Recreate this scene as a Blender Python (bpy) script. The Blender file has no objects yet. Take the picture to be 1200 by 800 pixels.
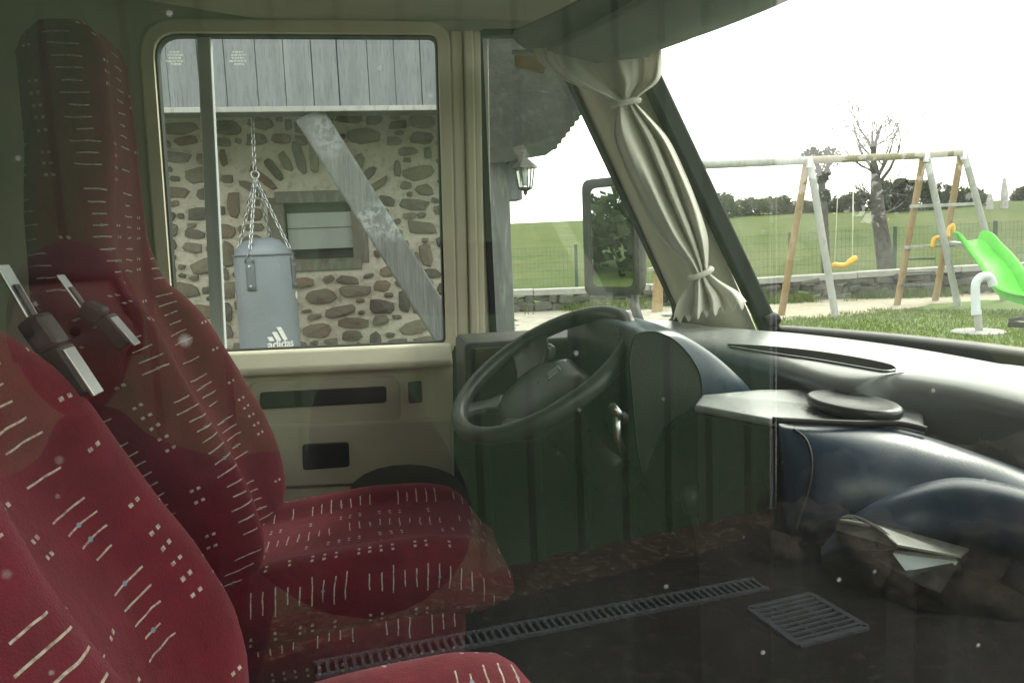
import bpy, bmesh, math, random
from mathutils import Vector, Matrix, noise
random.seed(7)
R = math.radians
sc = bpy.context.scene
COL = sc.collection
V = Vector

# ------------------------------------------------------------------ camera
F = 930.0
CAM = V((0, 0, 1.65))
yaw, pitch, roll = R(10), R(7), R(2.3)
FW = V((math.sin(yaw)*math.cos(pitch), math.cos(yaw)*math.cos(pitch), -math.sin(pitch)))
r0 = V((math.cos(yaw), -math.sin(yaw), 0))
u0 = r0.cross(FW)
RT = r0*math.cos(roll) - u0*math.sin(roll)
UP = u0*math.cos(roll) + r0*math.sin(roll)
cd = bpy.data.cameras.new('camera'); cam = bpy.data.objects.new('camera', cd); COL.objects.link(cam)
cd.sensor_width = 36; cd.lens = 36*F/1200; cd.clip_start = .01; cd.clip_end = 2000
cam.matrix_world = Matrix(((RT.x, UP.x, -FW.x, CAM.x), (RT.y, UP.y, -FW.y, CAM.y), (RT.z, UP.z, -FW.z, CAM.z), (0, 0, 0, 1)))
sc.camera = cam

def ray(px, py):
    return FW + RT*((px-600)/F) - UP*((py-400)/F)
def P(px, py, Y=None, X=None, Z=None, D=None):
    """a measured picture position at a known distance -> its place in the world"""
    d = ray(px, py)
    if Y is not None: t = (Y-CAM.y)/d.y
    elif X is not None: t = (X-CAM.x)/d.x
    elif Z is not None: t = (Z-CAM.z)/d.z
    else: t = D
    return CAM + d*t

# ------------------------------------------------------------------ node helper
class NT:
    def __init__(s, name):
        s.m = bpy.data.materials.new(name); s.m.use_nodes = True
        s.t = s.m.node_tree; s.t.nodes.clear()
        s.out = s.t.nodes.new('ShaderNodeOutputMaterial')
    def n(s, typ, _set=None, **kw):
        nd = s.t.nodes.new('ShaderNode'+typ)
        for k, v in (_set or {}).items(): setattr(nd, k, v)
        for k, v in kw.items():
            key = int(k[1:]) if k[0] == 'i' and k[1:].isdigit() else k.replace('_', ' ')
            s.put(nd.inputs[key], v)
        return nd
    def put(s, sock, v):
        if hasattr(v, 'is_output'): s.t.links.new(v, sock)
        elif hasattr(v, 'outputs'): s.t.links.new(v.outputs[0], sock)
        else:
            if isinstance(v, (tuple, list)) and len(v) == 3 and sock.type == 'RGBA': v = (*v, 1)
            sock.default_value = v
    def math(s, op, a, b=0.0, c=0.0):
        return s.n('Math', {'operation': op}, i0=a, i1=b, i2=c).outputs[0]
    def mix(s, f, a, b):
        nd = s.t.nodes.new('ShaderNodeMix'); nd.data_type = 'RGBA'
        s.put(nd.inputs[0], f); s.put(nd.inputs[6], a); s.put(nd.inputs[7], b)
        return nd.outputs[2]
    def ramp(s, f, *stops):
        nd = s.n('ValToRGB', Fac=f); cr = nd.color_ramp
        while len(cr.elements) < len(stops): cr.elements.new(.5)
        for e, (p, c) in zip(cr.elements, stops):
            e.position = p; e.color = (*c, 1) if isinstance(c, (tuple, list)) else (c, c, c, 1)
        return nd.outputs[0]
    def noise(s, scale, detail=4, vec=None, rough=.55):
        kw = dict(Scale=scale, Detail=detail, Roughness=rough)
        if vec is not None: kw['Vector'] = vec
        return s.n('TexNoise', **kw).outputs[0]
    def end(s, shader):
        s.put(s.out.inputs[0], shader); return s.m

def plain(name, col, rough=.5, var=.25, scale=8, bump=0, bscale=60, metal=0, spec=.5, coat=0, sheen=0):
    t = NT(name)
    co = t.n('TexCoord').outputs['Object']
    nz = t.noise(scale, 5, co)
    lo = [c*(1-var) for c in col]; hi = [min(1, c*(1+var)) for c in col]
    c = t.mix(t.ramp(nz, (.3, 0.), (.7, 1.)), lo, hi)
    b = t.n('BsdfPrincipled', Base_Color=c, Metallic=metal)
    rg = t.n('MapRange', Value=t.noise(scale*3, 3, co), To_Min=max(.02, rough-.08), To_Max=min(1, rough+.08))
    t.put(b.inputs['Roughness'], rg.outputs[0])
    b.inputs['Specular IOR Level'].default_value = spec
    b.inputs['Coat Weight'].default_value = coat
    if coat: b.inputs['Coat Roughness'].default_value = .22
    if sheen:
        b.inputs['Sheen Weight'].default_value = sheen
    if bump:
        bp = t.n('Bump', Strength=bump, Distance=.004, Height=t.noise(bscale, 4, co))
        t.put(b.inputs['Normal'], bp)
    return t.end(b)

# ------------------------------------------------------------------ mesh helpers
def link(name, me, mat=None, parent=None, smooth=False):
    o = bpy.data.objects.new(name, me); COL.objects.link(o)
    if mat is not None: me.materials.append(mat)
    if parent is not None: o.parent = parent
    if smooth:
        for p in me.polygons: p.use_smooth = True
    return o
class MB:
    def __init__(s): s.v = []; s.f = []; s.uv = {}
    def add(s, vs, fs):
        b = len(s.v); s.v += [tuple(v) for v in vs]; s.f += [tuple(i+b for i in f) for f in fs]; return s
    def box(s, c, size, rot=None):
        c = V(c); hx, hy, hz = [x/2 for x in size]
        vs = [V((x, y, z)) for x in (-hx, hx) for y in (-hy, hy) for z in (-hz, hz)]
        if rot is not None: vs = [rot @ v for v in vs]
        return s.add([v+c for v in vs], [(0, 1, 3, 2), (4, 6, 7, 5), (0, 4, 5, 1), (2, 3, 7, 6), (0, 2, 6, 4), (1, 5, 7, 3)])
    def bar(s, a, b, w, h=None, up=V((0, 0, 1))):
        a = V(a); b = V(b); h = h or w; d = (b-a).normalized()
        if abs(d.dot(up)) > .97: up = V((0, 1, 0))
        sd = d.cross(up).normalized(); u = sd.cross(d)
        vs = [p+sd*x*w/2+u*y*h/2 for p in (a, b) for x, y in ((-1, -1), (1, -1), (1, 1), (-1, 1))]
        return s.add(vs, [(3, 2, 1, 0), (4, 5, 6, 7), (0, 1, 5, 4), (1, 2, 6, 5), (2, 3, 7, 6), (3, 0, 4, 7)])
    def tube(s, pts, rad, n=10, closed=False, cap=True):
        pts = [V(p) for p in pts]; m = len(pts)
        rs = rad if isinstance(rad, (list, tuple)) else [rad]*m
        vs = []; prev = None
        for i, p in enumerate(pts):
            if closed: d = pts[(i+1) % m]-pts[i-1]
            else: d = pts[min(i+1, m-1)]-pts[max(i-1, 0)]
            d.normalize()
            if prev is None:
                a = V((0, 0, 1)) if abs(d.z) < .9 else V((1, 0, 0))
                nrm = (a - d*a.dot(d)).normalized()
            else:
                nrm = prev - d*prev.dot(d)
                nrm = nrm.normalized() if nrm.length > 1e-6 else d.orthogonal().normalized()
            prev = nrm; bn = d.cross(nrm)
            vs += [p + (nrm*math.cos(2*math.pi*k/n)+bn*math.sin(2*math.pi*k/n))*rs[i] for k in range(n)]
        fs = []
        for i in range(m if closed else m-1):
            j = (i+1) % m
            fs += [(i*n+k, i*n+(k+1) % n, j*n+(k+1) % n, j*n+k) for k in range(n)]
        if cap and not closed:
            fs += [tuple(range(n-1, -1, -1)), tuple((m-1)*n+k for k in range(n))]
        return s.add(vs, fs)
    def lathe(s, prof, n=24, origin=(0, 0, 0), rot=None):
        vs = []
        for r, z in prof:
            for k in range(n):
                a = 2*math.pi*k/n; v = V((r*math.cos(a), r*math.sin(a), z))
                if rot is not None: v = rot @ v
                vs.append(v+V(origin))
        m = len(prof); fs = []
        for i in range(m-1):
            fs += [(i*n+k, i*n+(k+1) % n, (i+1)*n+(k+1) % n, (i+1)*n+k) for k in range(n)]
        fs += [tuple(range(n-1, -1, -1)), tuple((m-1)*n+k for k in range(n))]
        return s.add(vs, fs)
    def grid(s, rows, wrap=False):
        m = len(rows); n = len(rows[0]); fs = []
        for i in range(m-1):
            for k in range(n if wrap else n-1):
                fs.append((i*n+k, i*n+(k+1) % n, (i+1)*n+(k+1) % n, (i+1)*n+k))
        return s.add([v for r in rows for v in r], fs)
    def prism(s, poly, off):
        n = len(poly); off = V(off); poly = [V(p) for p in poly]
        fs = [tuple(range(n)), tuple(range(2*n-1, n-1, -1))] + [(i, i+n, (i+1) % n+n, (i+1) % n) for i in range(n)]
        return s.add(poly+[p+off for p in poly], fs)
    def build(s, name, mat, parent=None, smooth=False, bevel=0, solid=0, subsurf=0, seg=2, split=None):
        me = bpy.data.meshes.new(name); me.from_pydata(s.v, [], s.f); me.validate(); me.update()
        bm = bmesh.new(); bm.from_mesh(me); bmesh.ops.recalc_face_normals(bm, faces=bm.faces); bm.to_mesh(me); bm.free()
        o = link(name, me, mat, parent, smooth)
        if solid:
            md = o.modifiers.new('s', 'SOLIDIFY'); md.thickness = solid; md.offset = 0
        if bevel:
            md = o.modifiers.new('b', 'BEVEL'); md.width = bevel; md.segments = seg; md.limit_method = 'ANGLE'; md.angle_limit = R(40)
            md.harden_normals = False
        if subsurf:
            md = o.modifiers.new('u', 'SUBSURF'); md.levels = md.render_levels = subsurf
        if smooth and split:
            me.set_sharp_from_angle(angle=R(split))
        return o
def tag(o, label, cat, group=None, kind=None):
    if label: o['label'] = label
    if cat: o['category'] = cat
    if group: o['group'] = group
    if kind: o['kind'] = kind
    return o
def thing(name, label, cat, loc=(0, 0, 0), group=None):
    # parts are written in world coordinates, then the Empty is moved under them at the end (see seat_things)
    o = bpy.data.objects.new(name, None); COL.objects.link(o); o.empty_display_size = .1
    o['_loc'] = tuple(loc); tag(o, label, cat, group)
    return o
def rounded(poly, r, seg=6):
    """round the corners of a 2-D polygon (tuples)"""
    out = []; n = len(poly)
    rs = r if isinstance(r, (list, tuple)) else [r]*n
    for i in range(n):
        p = V(poly[i]); a = V(poly[i-1])-p; b = V(poly[(i+1) % n])-p
        rr = rs[i]
        if rr <= 0: out.append(p); continue
        ang = a.angle(b); d = min(rr/math.tan(ang/2), a.length*.48, b.length*.48)
        p0 = p+a.normalized()*d; p2 = p+b.normalized()*d
        for k in range(seg+1):
            t = k/seg; out.append(p0*(1-t)**2+p*2*t*(1-t)+p2*t*t)
    return out
def rounded_xy(ps):
    z = ps[0].z; return [V((p.x, p.y, z)) for p in rounded([(p.x, p.y) for p in ps], .02, 5)]
def plate(name, outer, holes, fn, thick, mat, parent=None, bevel=0):
    """a flat plate with openings; 2-D loops, fn maps (a,b) to 3-D, thick is a 3-D offset"""
    bm = bmesh.new(); edges = []
    for lp in [outer]+holes:
        vs = [bm.verts.new(fn(p[0], p[1])) for p in lp]
        edges += [bm.edges.new((vs[i], vs[(i+1) % len(vs)])) for i in range(len(vs))]
    bmesh.ops.triangle_fill(bm, use_beauty=True, edges=edges)
    res = bmesh.ops.extrude_face_region(bm, geom=list(bm.faces))
    bmesh.ops.translate(bm, vec=V(thick), verts=[g for g in res['geom'] if isinstance(g, bmesh.types.BMVert)])
    bmesh.ops.recalc_face_normals(bm, faces=bm.faces)
    me = bpy.data.meshes.new(name); bm.to_mesh(me); bm.free()
    o = link(name, me, mat, parent)
    if bevel:
        md = o.modifiers.new('b', 'BEVEL'); md.width = bevel; md.segments = 2; md.limit_method = 'ANGLE'; md.angle_limit = R(50)
    return o
def sm(a, b, x):
    t = max(0, min(1, (x-a)/(b-a))); return t*t*(3-2*t)
def lerp(a, b, t): return a+(b-a)*t
def interp(tab, x):
    if x <= tab[0][0]: return tab[0][1]
    for (x0, y0), (x1, y1) in zip(tab, tab[1:]):
        if x <= x1:
            t = (x-x0)/(x1-x0); t = t*t*(3-2*t) if False else t
            return y0+(y1-y0)*t
    return tab[-1][1]
def spline(pts, n):
    """Catmull-Rom through points"""
    pts = [V(p) for p in pts]; out = []; m = len(pts)
    for i in range(m-1):
        p0 = pts[max(i-1, 0)]; p1 = pts[i]; p2 = pts[i+1]; p3 = pts[min(i+2, m-1)]
        for k in range(n):
            t = k/n
            out.append(.5*((2*p1)+(p2-p0)*t+(2*p0-5*p1+4*p2-p3)*t*t+(-p0+3*p1-3*p2+p3)*t**3))
    out.append(pts[-1]); return out

# ------------------------------------------------------------------ materials
def glass_mat(name, tint, refl=1.0, dirt=.02, spots=0, ior=1.5):
    """a thin pane: it lets light straight through and mirrors by the Fresnel law"""
    t = NT(name)
    co = t.n('TexCoord').outputs['Object']
    tr = t.n('BsdfTransparent', Color=tint)
    gl = t.n('BsdfGlossy', Color=(1, 1, 1), Roughness=.0)
    fr = t.n('Fresnel', IOR=t.math('ADD', ior, t.math('MULTIPLY', t.n('NewGeometry').outputs['Backfacing'], 1/ior-ior)))
    fac = t.math('MINIMUM', t.math('MULTIPLY', fr.outputs[0], 1.85*refl), 1.0)
    sh = t.n('MixShader', Fac=fac, i1=tr.outputs[0], i2=gl.outputs[0])
    df = t.n('BsdfDiffuse', Color=(.75, .78, .74))
    dt = t.n('BsdfTranslucent', Color=(.75, .78, .74))
    dd = t.n('MixShader', Fac=.5, i1=df.outputs[0], i2=dt.outputs[0])
    f = t.math('MULTIPLY', t.ramp(t.noise(9, 6, co), (.35, 0.), (.75, 1.)), dirt)
    if spots:
        for sc_, thr, dens, amt in ((36, .125, .86, .42), (90, .14, .93, .30)):
            vo = t.n('TexVoronoi', Vector=co, Scale=sc_)
            keep = t.math('GREATER_THAN', t.n('SeparateColor', Color=vo.outputs['Color']).outputs[0], dens)
            edge = t.n('MapRange', Value=vo.outputs['Distance'], From_Min=thr*.35, From_Max=thr*1.15, To_Min=1., To_Max=0.).outputs[0]
            f = t.math('ADD', f, t.math('MULTIPLY', t.math('MULTIPLY', keep, edge), amt*spots))
    if spots:
        st = t.noise(3.0, 4, t.n('Mapping', Vector=co, Rotation=(0, R(24), 0), Scale=(26, 1, 2.2)).outputs[0], .6)
        f = t.math('ADD', f, t.math('MULTIPLY', t.ramp(st, (.55, 0.), (.80, 1.)),   .012*spots))
    f = t.math('MINIMUM', f, .9)
    return t.end(t.n('MixShader', Fac=f, i1=sh.outputs[0], i2=dd.outputs[0]))

def fabric_mat():
    t = NT('red_velour')
    uv = t.n('UVMap').outputs[0]
    sep = t.n('SeparateXYZ', Vector=uv)
    co = t.n('TexCoord').outputs['Object']
    wob = t.math('MULTIPLY', t.math('SUBTRACT', t.noise(14, 2, co), .5), .012)
    u, v = sep.outputs[0], t.math('ADD', sep.outputs[1], wob)
    W, H_ = .066, .021
    us = t.math('DIVIDE', u, W); ci = t.math('FLOOR', us); uf = t.math('SUBTRACT', t.math('FRACT', us), .5)
    vs = t.math('DIVIDE', v, H_); vi = t.math('FLOOR', vs); vf = t.math('ABSOLUTE', t.math('SUBTRACT', t.math('FRACT', vs), .5))
    par = t.math('ABSOLUTE', t.math('MODULO', ci, 2.0))
    par = t.math('GREATER_THAN', par, .5)
    vec = t.n('CombineXYZ', X=ci, Y=vi, Z=0.)
    wn = t.n('TexWhiteNoise', {'noise_dimensions': '3D'}, Vector=vec.outputs[0])
    rgb = t.n('SeparateColor', Color=wn.outputs['Color'])
    r1, r2, r3 = rgb.outputs
    au = t.math('ABSOLUTE', t.math('ADD', uf, t.math('MULTIPLY', t.math('SUBTRACT', r3, .5), .12)))
    hl = t.math('ADD', .20, t.math('MULTIPLY', r2, .2))
    tick = t.math('MULTIPLY', t.math('LESS_THAN', vf, .056), t.math('LESS_THAN', au, hl))
    tick = t.math('MULTIPLY', tick, t.math('GREATER_THAN', r1, .16))
    du = t.math('MULTIPLY', uf, W/H_)
    dist = t.math('SQRT', t.math('ADD', t.math('MULTIPLY', du, du), t.math('MULTIPLY', vf, vf)))
    dot = t.math('MULTIPLY', t.math('LESS_THAN', dist, .15), t.math('GREATER_THAN', r1, .84))
    # the alternate columns carry short paired dashes
    a2 = t.math('ABSOLUTE', t.math('SUBTRACT', t.math('ABSOLUTE', uf), .09))
    sh_ = t.math('MULTIPLY', t.math('LESS_THAN', a2, .045), t.math('LESS_THAN', vf, .12))
    sh_ = t.math('MULTIPLY', sh_, t.math('GREATER_THAN', r1, .45))
    inv = t.math('SUBTRACT', 1.0, par)
    line = t.math('ADD', t.math('MULTIPLY', tick, inv), t.math('MULTIPLY', sh_, par))
    line = t.math('MULTIPLY', line, t.n('MapRange', Value=t.noise(160, 3, co), From_Min=.3, From_Max=.55, To_Min=.35, To_Max=.95).outputs[0])
    dot = t.math('MULTIPLY', t.math('MULTIPLY', dot, inv), .9)
    nz = t.noise(18, 6, co); fine = t.noise(600, 3, co)
    base = t.mix(t.ramp(nz, (.3, 0.), (.7, 1.)), (.110, .0085, .017), (.180, .0145, .029))
    base = t.mix(t.math('MULTIPLY', fine, .45), base, (.05, .004, .009))
    c = t.mix(line, base, (.50, .45, .40)); c = t.mix(dot, c, (.17, .27, .33))
    b = t.n('BsdfPrincipled', Base_Color=c, Roughness=.85)
    b.inputs['Sheen Weight'].default_value = .3; b.inputs['Sheen Roughness'].default_value = .4
    b.inputs['Sheen Tint'].default_value = (.8, .35, .4, 1)
    b.inputs['Specular IOR Level'].default_value = .2
    bh = t.math('ADD', t.math('ADD', fine, t.math('MULTIPLY', t.noise(22, 5, co, .6), 2.2)), t.math('MULTIPLY', line, 1.5))
    t.put(b.inputs['Normal'], t.n('Bump', Strength=.6, Distance=.003, Height=bh))
    return t.end(b)

M = {}
def glass_like_print():
    t = NT('etched_mark'); d = t.n('BsdfDiffuse', Color=(.8, .82, .82)); tl = t.n('BsdfTranslucent', Color=(.8, .82, .82))
    return t.end(t.n('MixShader', Fac=.75, i1=d.outputs[0], i2=tl.outputs[0]))
M['near_glass'] = glass_mat('side_glass', (.90, .93, .87), refl=.80, dirt=.018, spots=1.0, ior=1.52)
M['far_glass'] = glass_mat('door_glass', (.91, .94, .89), refl=.8, dirt=.05)
M['screen_glass'] = glass_mat('windscreen_glass', (.91, .94, .89), refl=.7, dirt=.09, spots=.35)
M['fabric'] = fabric_mat()
M['cream'] = plain('cream_plastic', (.76, .71, .56), .55, .06, 5, .12, 400)
M['beige'] = plain('beige_plastic', (.58, .56, .45), .55, .08, 5, .15, 400)
M['headliner'] = plain('headliner', (.42, .40, .31), .9, .1, 6, .3, 300)
M['greyliner'] = plain('visor_vinyl', (.17, .19, .17), .7, .12, 6, .3, 200)
M['dash'] = plain('dash_plastic', (.21, .225, .23), .30, .10, 6, .12, 500, coat=.45)
M['dashblue'] = plain('fascia_plastic', (.028, .048, .078), .30, .12, 6, .10, 500)
M['black'] = plain('black_plastic', (.022, .023, .024), .5, .2, 10, .15, 300)
M['rubber'] = plain('black_rubber', (.012, .013, .013), .6, .2, 10)
M['wheelskin'] = plain('wheel_vinyl', (.050, .056, .058), .33, .15, 12, .15, 500)
M['dark'] = plain('dark_interior', (.030, .032, .030), .8, .3, 6, .2, 80)
M['metal'] = plain('satin_metal', (.55, .57, .58), .32, .08, 20, 0, 60, 1)
M['alu'] = plain('window_bar', (.52, .57, .60), .45, .08, 10)
M['white'] = plain('white_print', (.75, .76, .76), .6, .05)
def cloth():
    t = NT('curtain_cloth'); co = t.n('TexCoord').outputs['Object']
    c = t.mix(t.noise(30, 4, co), (.72, .70, .63), (.82, .80, .74))
    bp = t.n('Bump', Strength=.55, Distance=.006, Height=t.math('ADD', t.noise(26, 5, co, .65), t.math('MULTIPLY', t.noise(500, 2, co), .12)))
    d = t.n('BsdfPrincipled', Base_Color=c, Roughness=.6); t.put(d.inputs['Normal'], bp); tl = t.n('BsdfTranslucent', Color=c)
    return t.end(t.n('MixShader', Fac=.30, i1=d.outputs[0], i2=tl.outputs[0]))
M['curtain'] = cloth()
M['bodywhite'] = plain('white_bodywork', (.70, .70, .67), .3, .04, 2, coat=.3)
M['wood'] = plain('weathered_wood', (.27, .25, .23), .85, .4, 14, .5, 60)
M['bag'] = plain('bag_vinyl', (.175, .205, .25), .5, .10, 4, .25, 120)
M['bagdark'] = plain('bag_strap', (.10, .12, .155), .6, .1, 10)
M['steel'] = plain('galvanised_chain', (.50, .52, .54), .38, .1, 30, 0, 60, 1)
M['concrete'] = plain('concrete', (.27, .27, .26), .9, .2, 6, .5, 50)
M['yellow'] = plain('yellow_plastic', (.62, .36, .03), .5, .08)
M['slide'] = plain('green_slide_plastic', (.075, .44, .03), .62, .10, 5, .2, 60, 0, .25)
M['pipe'] = plain('grey_pvc', (.46, .50, .56), .45, .08)
M['bark'] = plain('dark_bark', (.060, .056, .050), .95, .45, 12, .9, 30)
M['trayskin'] = plain('grey_tray', (.16, .17, .16), .3, .1, 10)
M['ledge'] = plain('lit_ledge_plastic', (.84, .80, .66), .5, .04, 5, .1, 400)  # whiter copy of the cream; window light on the sill put into colour
M['blind'] = plain('grey_blind', (.30, .335, .335), .7, .06, 5)
M['pad'] = plain('dark_pad', (.045, .052, .055), .3, .1, 8)
M['etched'] = glass_like_print()
M['matte'] = plain('matte_black', (.018, .018, .018), 1, .1, 10, 0, 60, 0, .0)
M['paper'] = plain('paper', (.72, .79, .88), .7, .05)
M['skin'] = plain('skin', (.17, .085, .065), .55, .1)
M['jacket'] = plain('dark_jacket', (.018, .018, .022), .9, .2)
M['hair'] = plain('dark_hair', (.03, .02, .015), .7, .3)
M['lens'] = plain('phone_shell', (.02, .02, .02), .2, .1)

def stained(name, c0, c1, c2, scale, rough=.9, bump=.5, bscale=40, stretch=(1, 1, 1)):
    t = NT(name)
    mp = t.n('Mapping', Vector=t.n('TexCoord').outputs['Object'], Scale=stretch).outputs[0]
    a = t.noise(scale, 6, mp, .65); b_ = t.noise(scale*7, 5, mp, .6)
    c = t.mix(t.ramp(a, (.35, 0.), (.68, 1.)), c0, c1)
    c = t.mix(t.ramp(b_, (.52, 0.), (.72, 1.)), c, c2)
    b = t.n('BsdfPrincipled', Base_Color=c, Roughness=rough)
    b.inputs['Specular IOR Level'].default_value = .25
    t.put(b.inputs['Normal'], t.n('Bump', Strength=bump, Distance=.01, Height=t.noise(bscale, 6, mp, .6)))
    return t.end(b)
M['asphalt'] = stained('asphalt', (.032, .030, .028), (.056, .052, .046), (.10, .09, .072), 2.6, .92, .8, 130)
def meadow():
    t = NT('meadow'); co = t.n('TexCoord').outputs['Object']
    big = t.noise(.11, 5, co, .6); mid = t.noise(.9, 6, co, .7); fine = t.noise(9, 6, co, .7)
    c = t.mix(t.ramp(big, (.38, 0.), (.62, 1.)), (.056, .088, .020), (.094, .112, .032))
    c = t.mix(t.ramp(mid, (.45, 0.), (.70, .75)), c, (.135, .125, .058))
    c = t.mix(t.ramp(fine, (.40, 0.), (.62, .7)), c, (.028, .055, .014))
    b = t.n('BsdfPrincipled', Base_Color=c, Roughness=1.0); b.inputs['Specular IOR Level'].default_value = .1
    t.put(b.inputs['Normal'], t.n('Bump', Strength=1.0, Distance=.12, Height=t.math('ADD', mid, t.math('MULTIPLY', fine, .5))))
    return t.end(b)
M['grass'] = meadow()
M['lawn'] = stained('lawn', (.066, .115, .020), (.095, .145, .030), (.12, .145, .045), 1.2, .95, .8, 40)
M['sand'] = stained('sandy_earth', (.27, .245, .19), (.35, .315, .25), (.18, .16, .12), 1.5, .95, .6, 40)
M['patio'] = stained('gravel_yard', (.22, .21, .18), (.33, .31, .27), (.12, .12, .08), 1.2, .95, .8, 60)
M['plank'] = stained('grey_planks', (.155, .17, .195), (.21, .225, .25), (.10, .11, .125), 3.0, .85, .4, 30, (6, 6, .5))
def beam_mat():
    t = NT('old_oak'); co = t.n('TexCoord').outputs['Object']
    a = t.noise(5, 6, co, .65); gr = t.noise(9, 6, t.n('Mapping', Vector=co, Rotation=(0, R(58), 0), Scale=(9, 3, .7)).outputs[0], .6)
    c = t.mix(t.ramp(gr, (.35, 0.), (.68, 1.)), (.085, .09, .095), (.145, .15, .158))
    pt = t.math('MULTIPLY', t.ramp(t.noise(1.5, 2, co), (.50, 0.), (.58, 1.)), t.ramp(t.noise(22, 5, co, .7), (.46, 0.), (.56, .8)))
    c = t.mix(pt, c, (.27, .29, .31))
    b = t.n('BsdfPrincipled', Base_Color=c, Roughness=.9)
    t.put(b.inputs['Normal'], t.n('Bump', Strength=.6, Distance=.01, Height=gr))
    return t.end(b)
M['oldbeam'] = beam_mat()
M['eave'] = stained('dark_eave', (.020, .022, .020), (.032, .034, .030), (.045, .046, .040), 4, .95, .6, 30)  # near-black: shade under the eave is put into this colour
M['frame'] = stained('window_oak', (.10, .095, .08), (.15, .14, .12), (.2, .19, .17), 4, .9, .5, 30, (1, 1, .3))
M['post'] = stained('post_oak', (.085, .095, .095), (.13, .14, .14), (.20, .22, .22), 3, .9, .5, 30, (2, 2, .3))
M['mortar'] = stained('lime_mortar', (.44, .415, .36), (.54, .51, .45), (.31, .29, .245), 3.0, .95, 1, 45)
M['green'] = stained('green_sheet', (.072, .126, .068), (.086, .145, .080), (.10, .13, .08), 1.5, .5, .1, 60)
M['swingwood'] = stained('round_pole', (.21, .19, .14), (.29, .26, .19), (.17, .15, .11), 3, .85, .4, 40, (1, 1, .3))
M['palewood'] = stained('pale_pole', (.27, .28, .275), (.37, .38, .375), (.20, .20, .19), 3, .8, .3, 40, (1, 1, .3))
M['brownpole'] = stained('brown_pole', (.23, .165, .09), (.32, .235, .13), (.18, .12, .06), 3, .85, .4, 40, (1, 1, .3))
M['rock'] = stained('mossy_rock', (.042, .036, .029), (.125, .105, .08), (.035, .04, .02), 9, .95, .9, 25)
M['drywall'] = stained('dry_stone', (.060, .058, .050), (.105, .10, .088), (.04, .052, .028), 4, .95, 1, 18)
M['rooftile'] = stained('old_roof_tile', (.11, .09, .075), (.17, .14, .115), (.09, .095, .06), 6, .95, .8, 30)
def leafmat(name, a, b_):
    t = NT(name)
    at = t.n('Attribute', {'attribute_name': 'shade'})
    c = t.mix(at.outputs['Fac'], a, b_)
    d = t.n('BsdfDiffuse', Color=c); tl = t.n('BsdfTranslucent', Color=c)
    return t.end(t.n('MixShader', Fac=.3, i1=d.outputs[0], i2=tl.outputs[0]))
M['leaf'] = leafmat('hedge_leaves', (.050, .066, .036), (.105, .120, .066))
M['leafdark'] = leafmat('dark_leaves', (.026, .036, .020), (.062, .076, .040))
M['blade'] = leafmat('grass_blades', (.075, .125, .018), (.16, .19, .045))
def stone_mat():
    t = NT('field_stone')
    at = t.n('Attribute', {'attribute_name': 'shade'})
    co = t.n('TexCoord').outputs['Object']
    c = t.ramp(at.outputs['Fac'], (0, (.070, .062, .055)), (.35, (.135, .110, .088)), (.7, (.195, .165, .130)), (1, (.165, .105, .072)))
    c = t.mix(t.ramp(t.noise(26, 6, co), (.4, 0.), (.7, .6)), c, (.13, .115, .10))
    b = t.n('BsdfPrincipled', Base_Color=c, Roughness=.95)
    t.put(b.inputs['Normal'], t.n('Bump', Strength=.8, Distance=.012, Height=t.noise(45, 6, co)))
    return t.end(b)
M['stone'] = stone_mat()
def mirror_mat():
    t = NT('mirror_silver'); return t.end(t.n('BsdfGlossy', Color=(.50, .56, .56), Roughness=.01))
M['mirror'] = mirror_mat()
def shade_attr(o, vals):
    """one value per face (a leaf's or a stone's own tint)"""
    a = o.data.attributes.new('shade', 'FLOAT', 'FACE')
    a.data.foreach_set('value', vals)

# ================================================================== ground
def H(x, y):
    g = sm(3.6, 8.6, .8*y+x)
    r = math.hypot(x, y)
    h = .40*g
    h += 3.3*sm(16, 84, r) * (1 if y > -5 else .4)
    if r > 20: h += .25*noise.noise(V((x*.03, y*.03, 0)))*sm(20, 60, r)
    return h
rows = []
radii = [0.0]+[.5*1.11**i for i in range(62)]
radii = [r for r in radii if r < 330]
for r in radii:
    rows.append([V((r*math.cos(a), r*math.sin(a), H(r*math.cos(a), r*math.sin(a)))) for a in [2*math.pi*k/180 for k in range(180)]])
g = MB(); g.grid(rows, True)
field = g.build('field', M['grass'], smooth=True); tag(field, 'rough green field rising to a low hill beyond the garden', 'field', kind='structure')
def inside(poly, x, y):
    c = False; j = len(poly)-1
    for i in range(len(poly)):
        xi, yi = poly[i]; xj, yj = poly[j]
        if (yi > y) != (yj > y) and x < (xj-xi)*(y-yi)/(yj-yi)+xi: c = not c
        j = i
    return c
def sheet(name, poly, res, dz, mat, label, wob=.15):
    x0 = min(p[0] for p in poly)-.3; x1 = max(p[0] for p in poly)+.3; y0 = min(p[1] for p in poly)-.3; y1 = max(p[1] for p in poly)+.3
    nx = int((x1-x0)/res); ny = int((y1-y0)/res); idx = {}; mb = MB()
    def vid(i, j):
        if (i, j) not in idx:
            x = x0+i*res; y = y0+j*res
            idx[i, j] = len(mb.v); mb.v.append((x, y, H(x, y)+dz))
        return idx[i, j]
    for i in range(nx):
        for j in range(ny):
            x = x0+(i+.5)*res; y = y0+(j+.5)*res
            wx = noise.noise(V((x*1.7, y*1.7, 3)))*wob; wy = noise.noise(V((x*1.7, y*1.7, 9)))*wob
            if inside(poly, x+wx, y+wy): mb.f.append((vid(i, j), vid(i+1, j), vid(i+1, j+1), vid(i, j+1)))
    o = mb.build(name, mat, smooth=True); return tag(o, label, name.replace('_', ' '), kind='structure')
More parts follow.
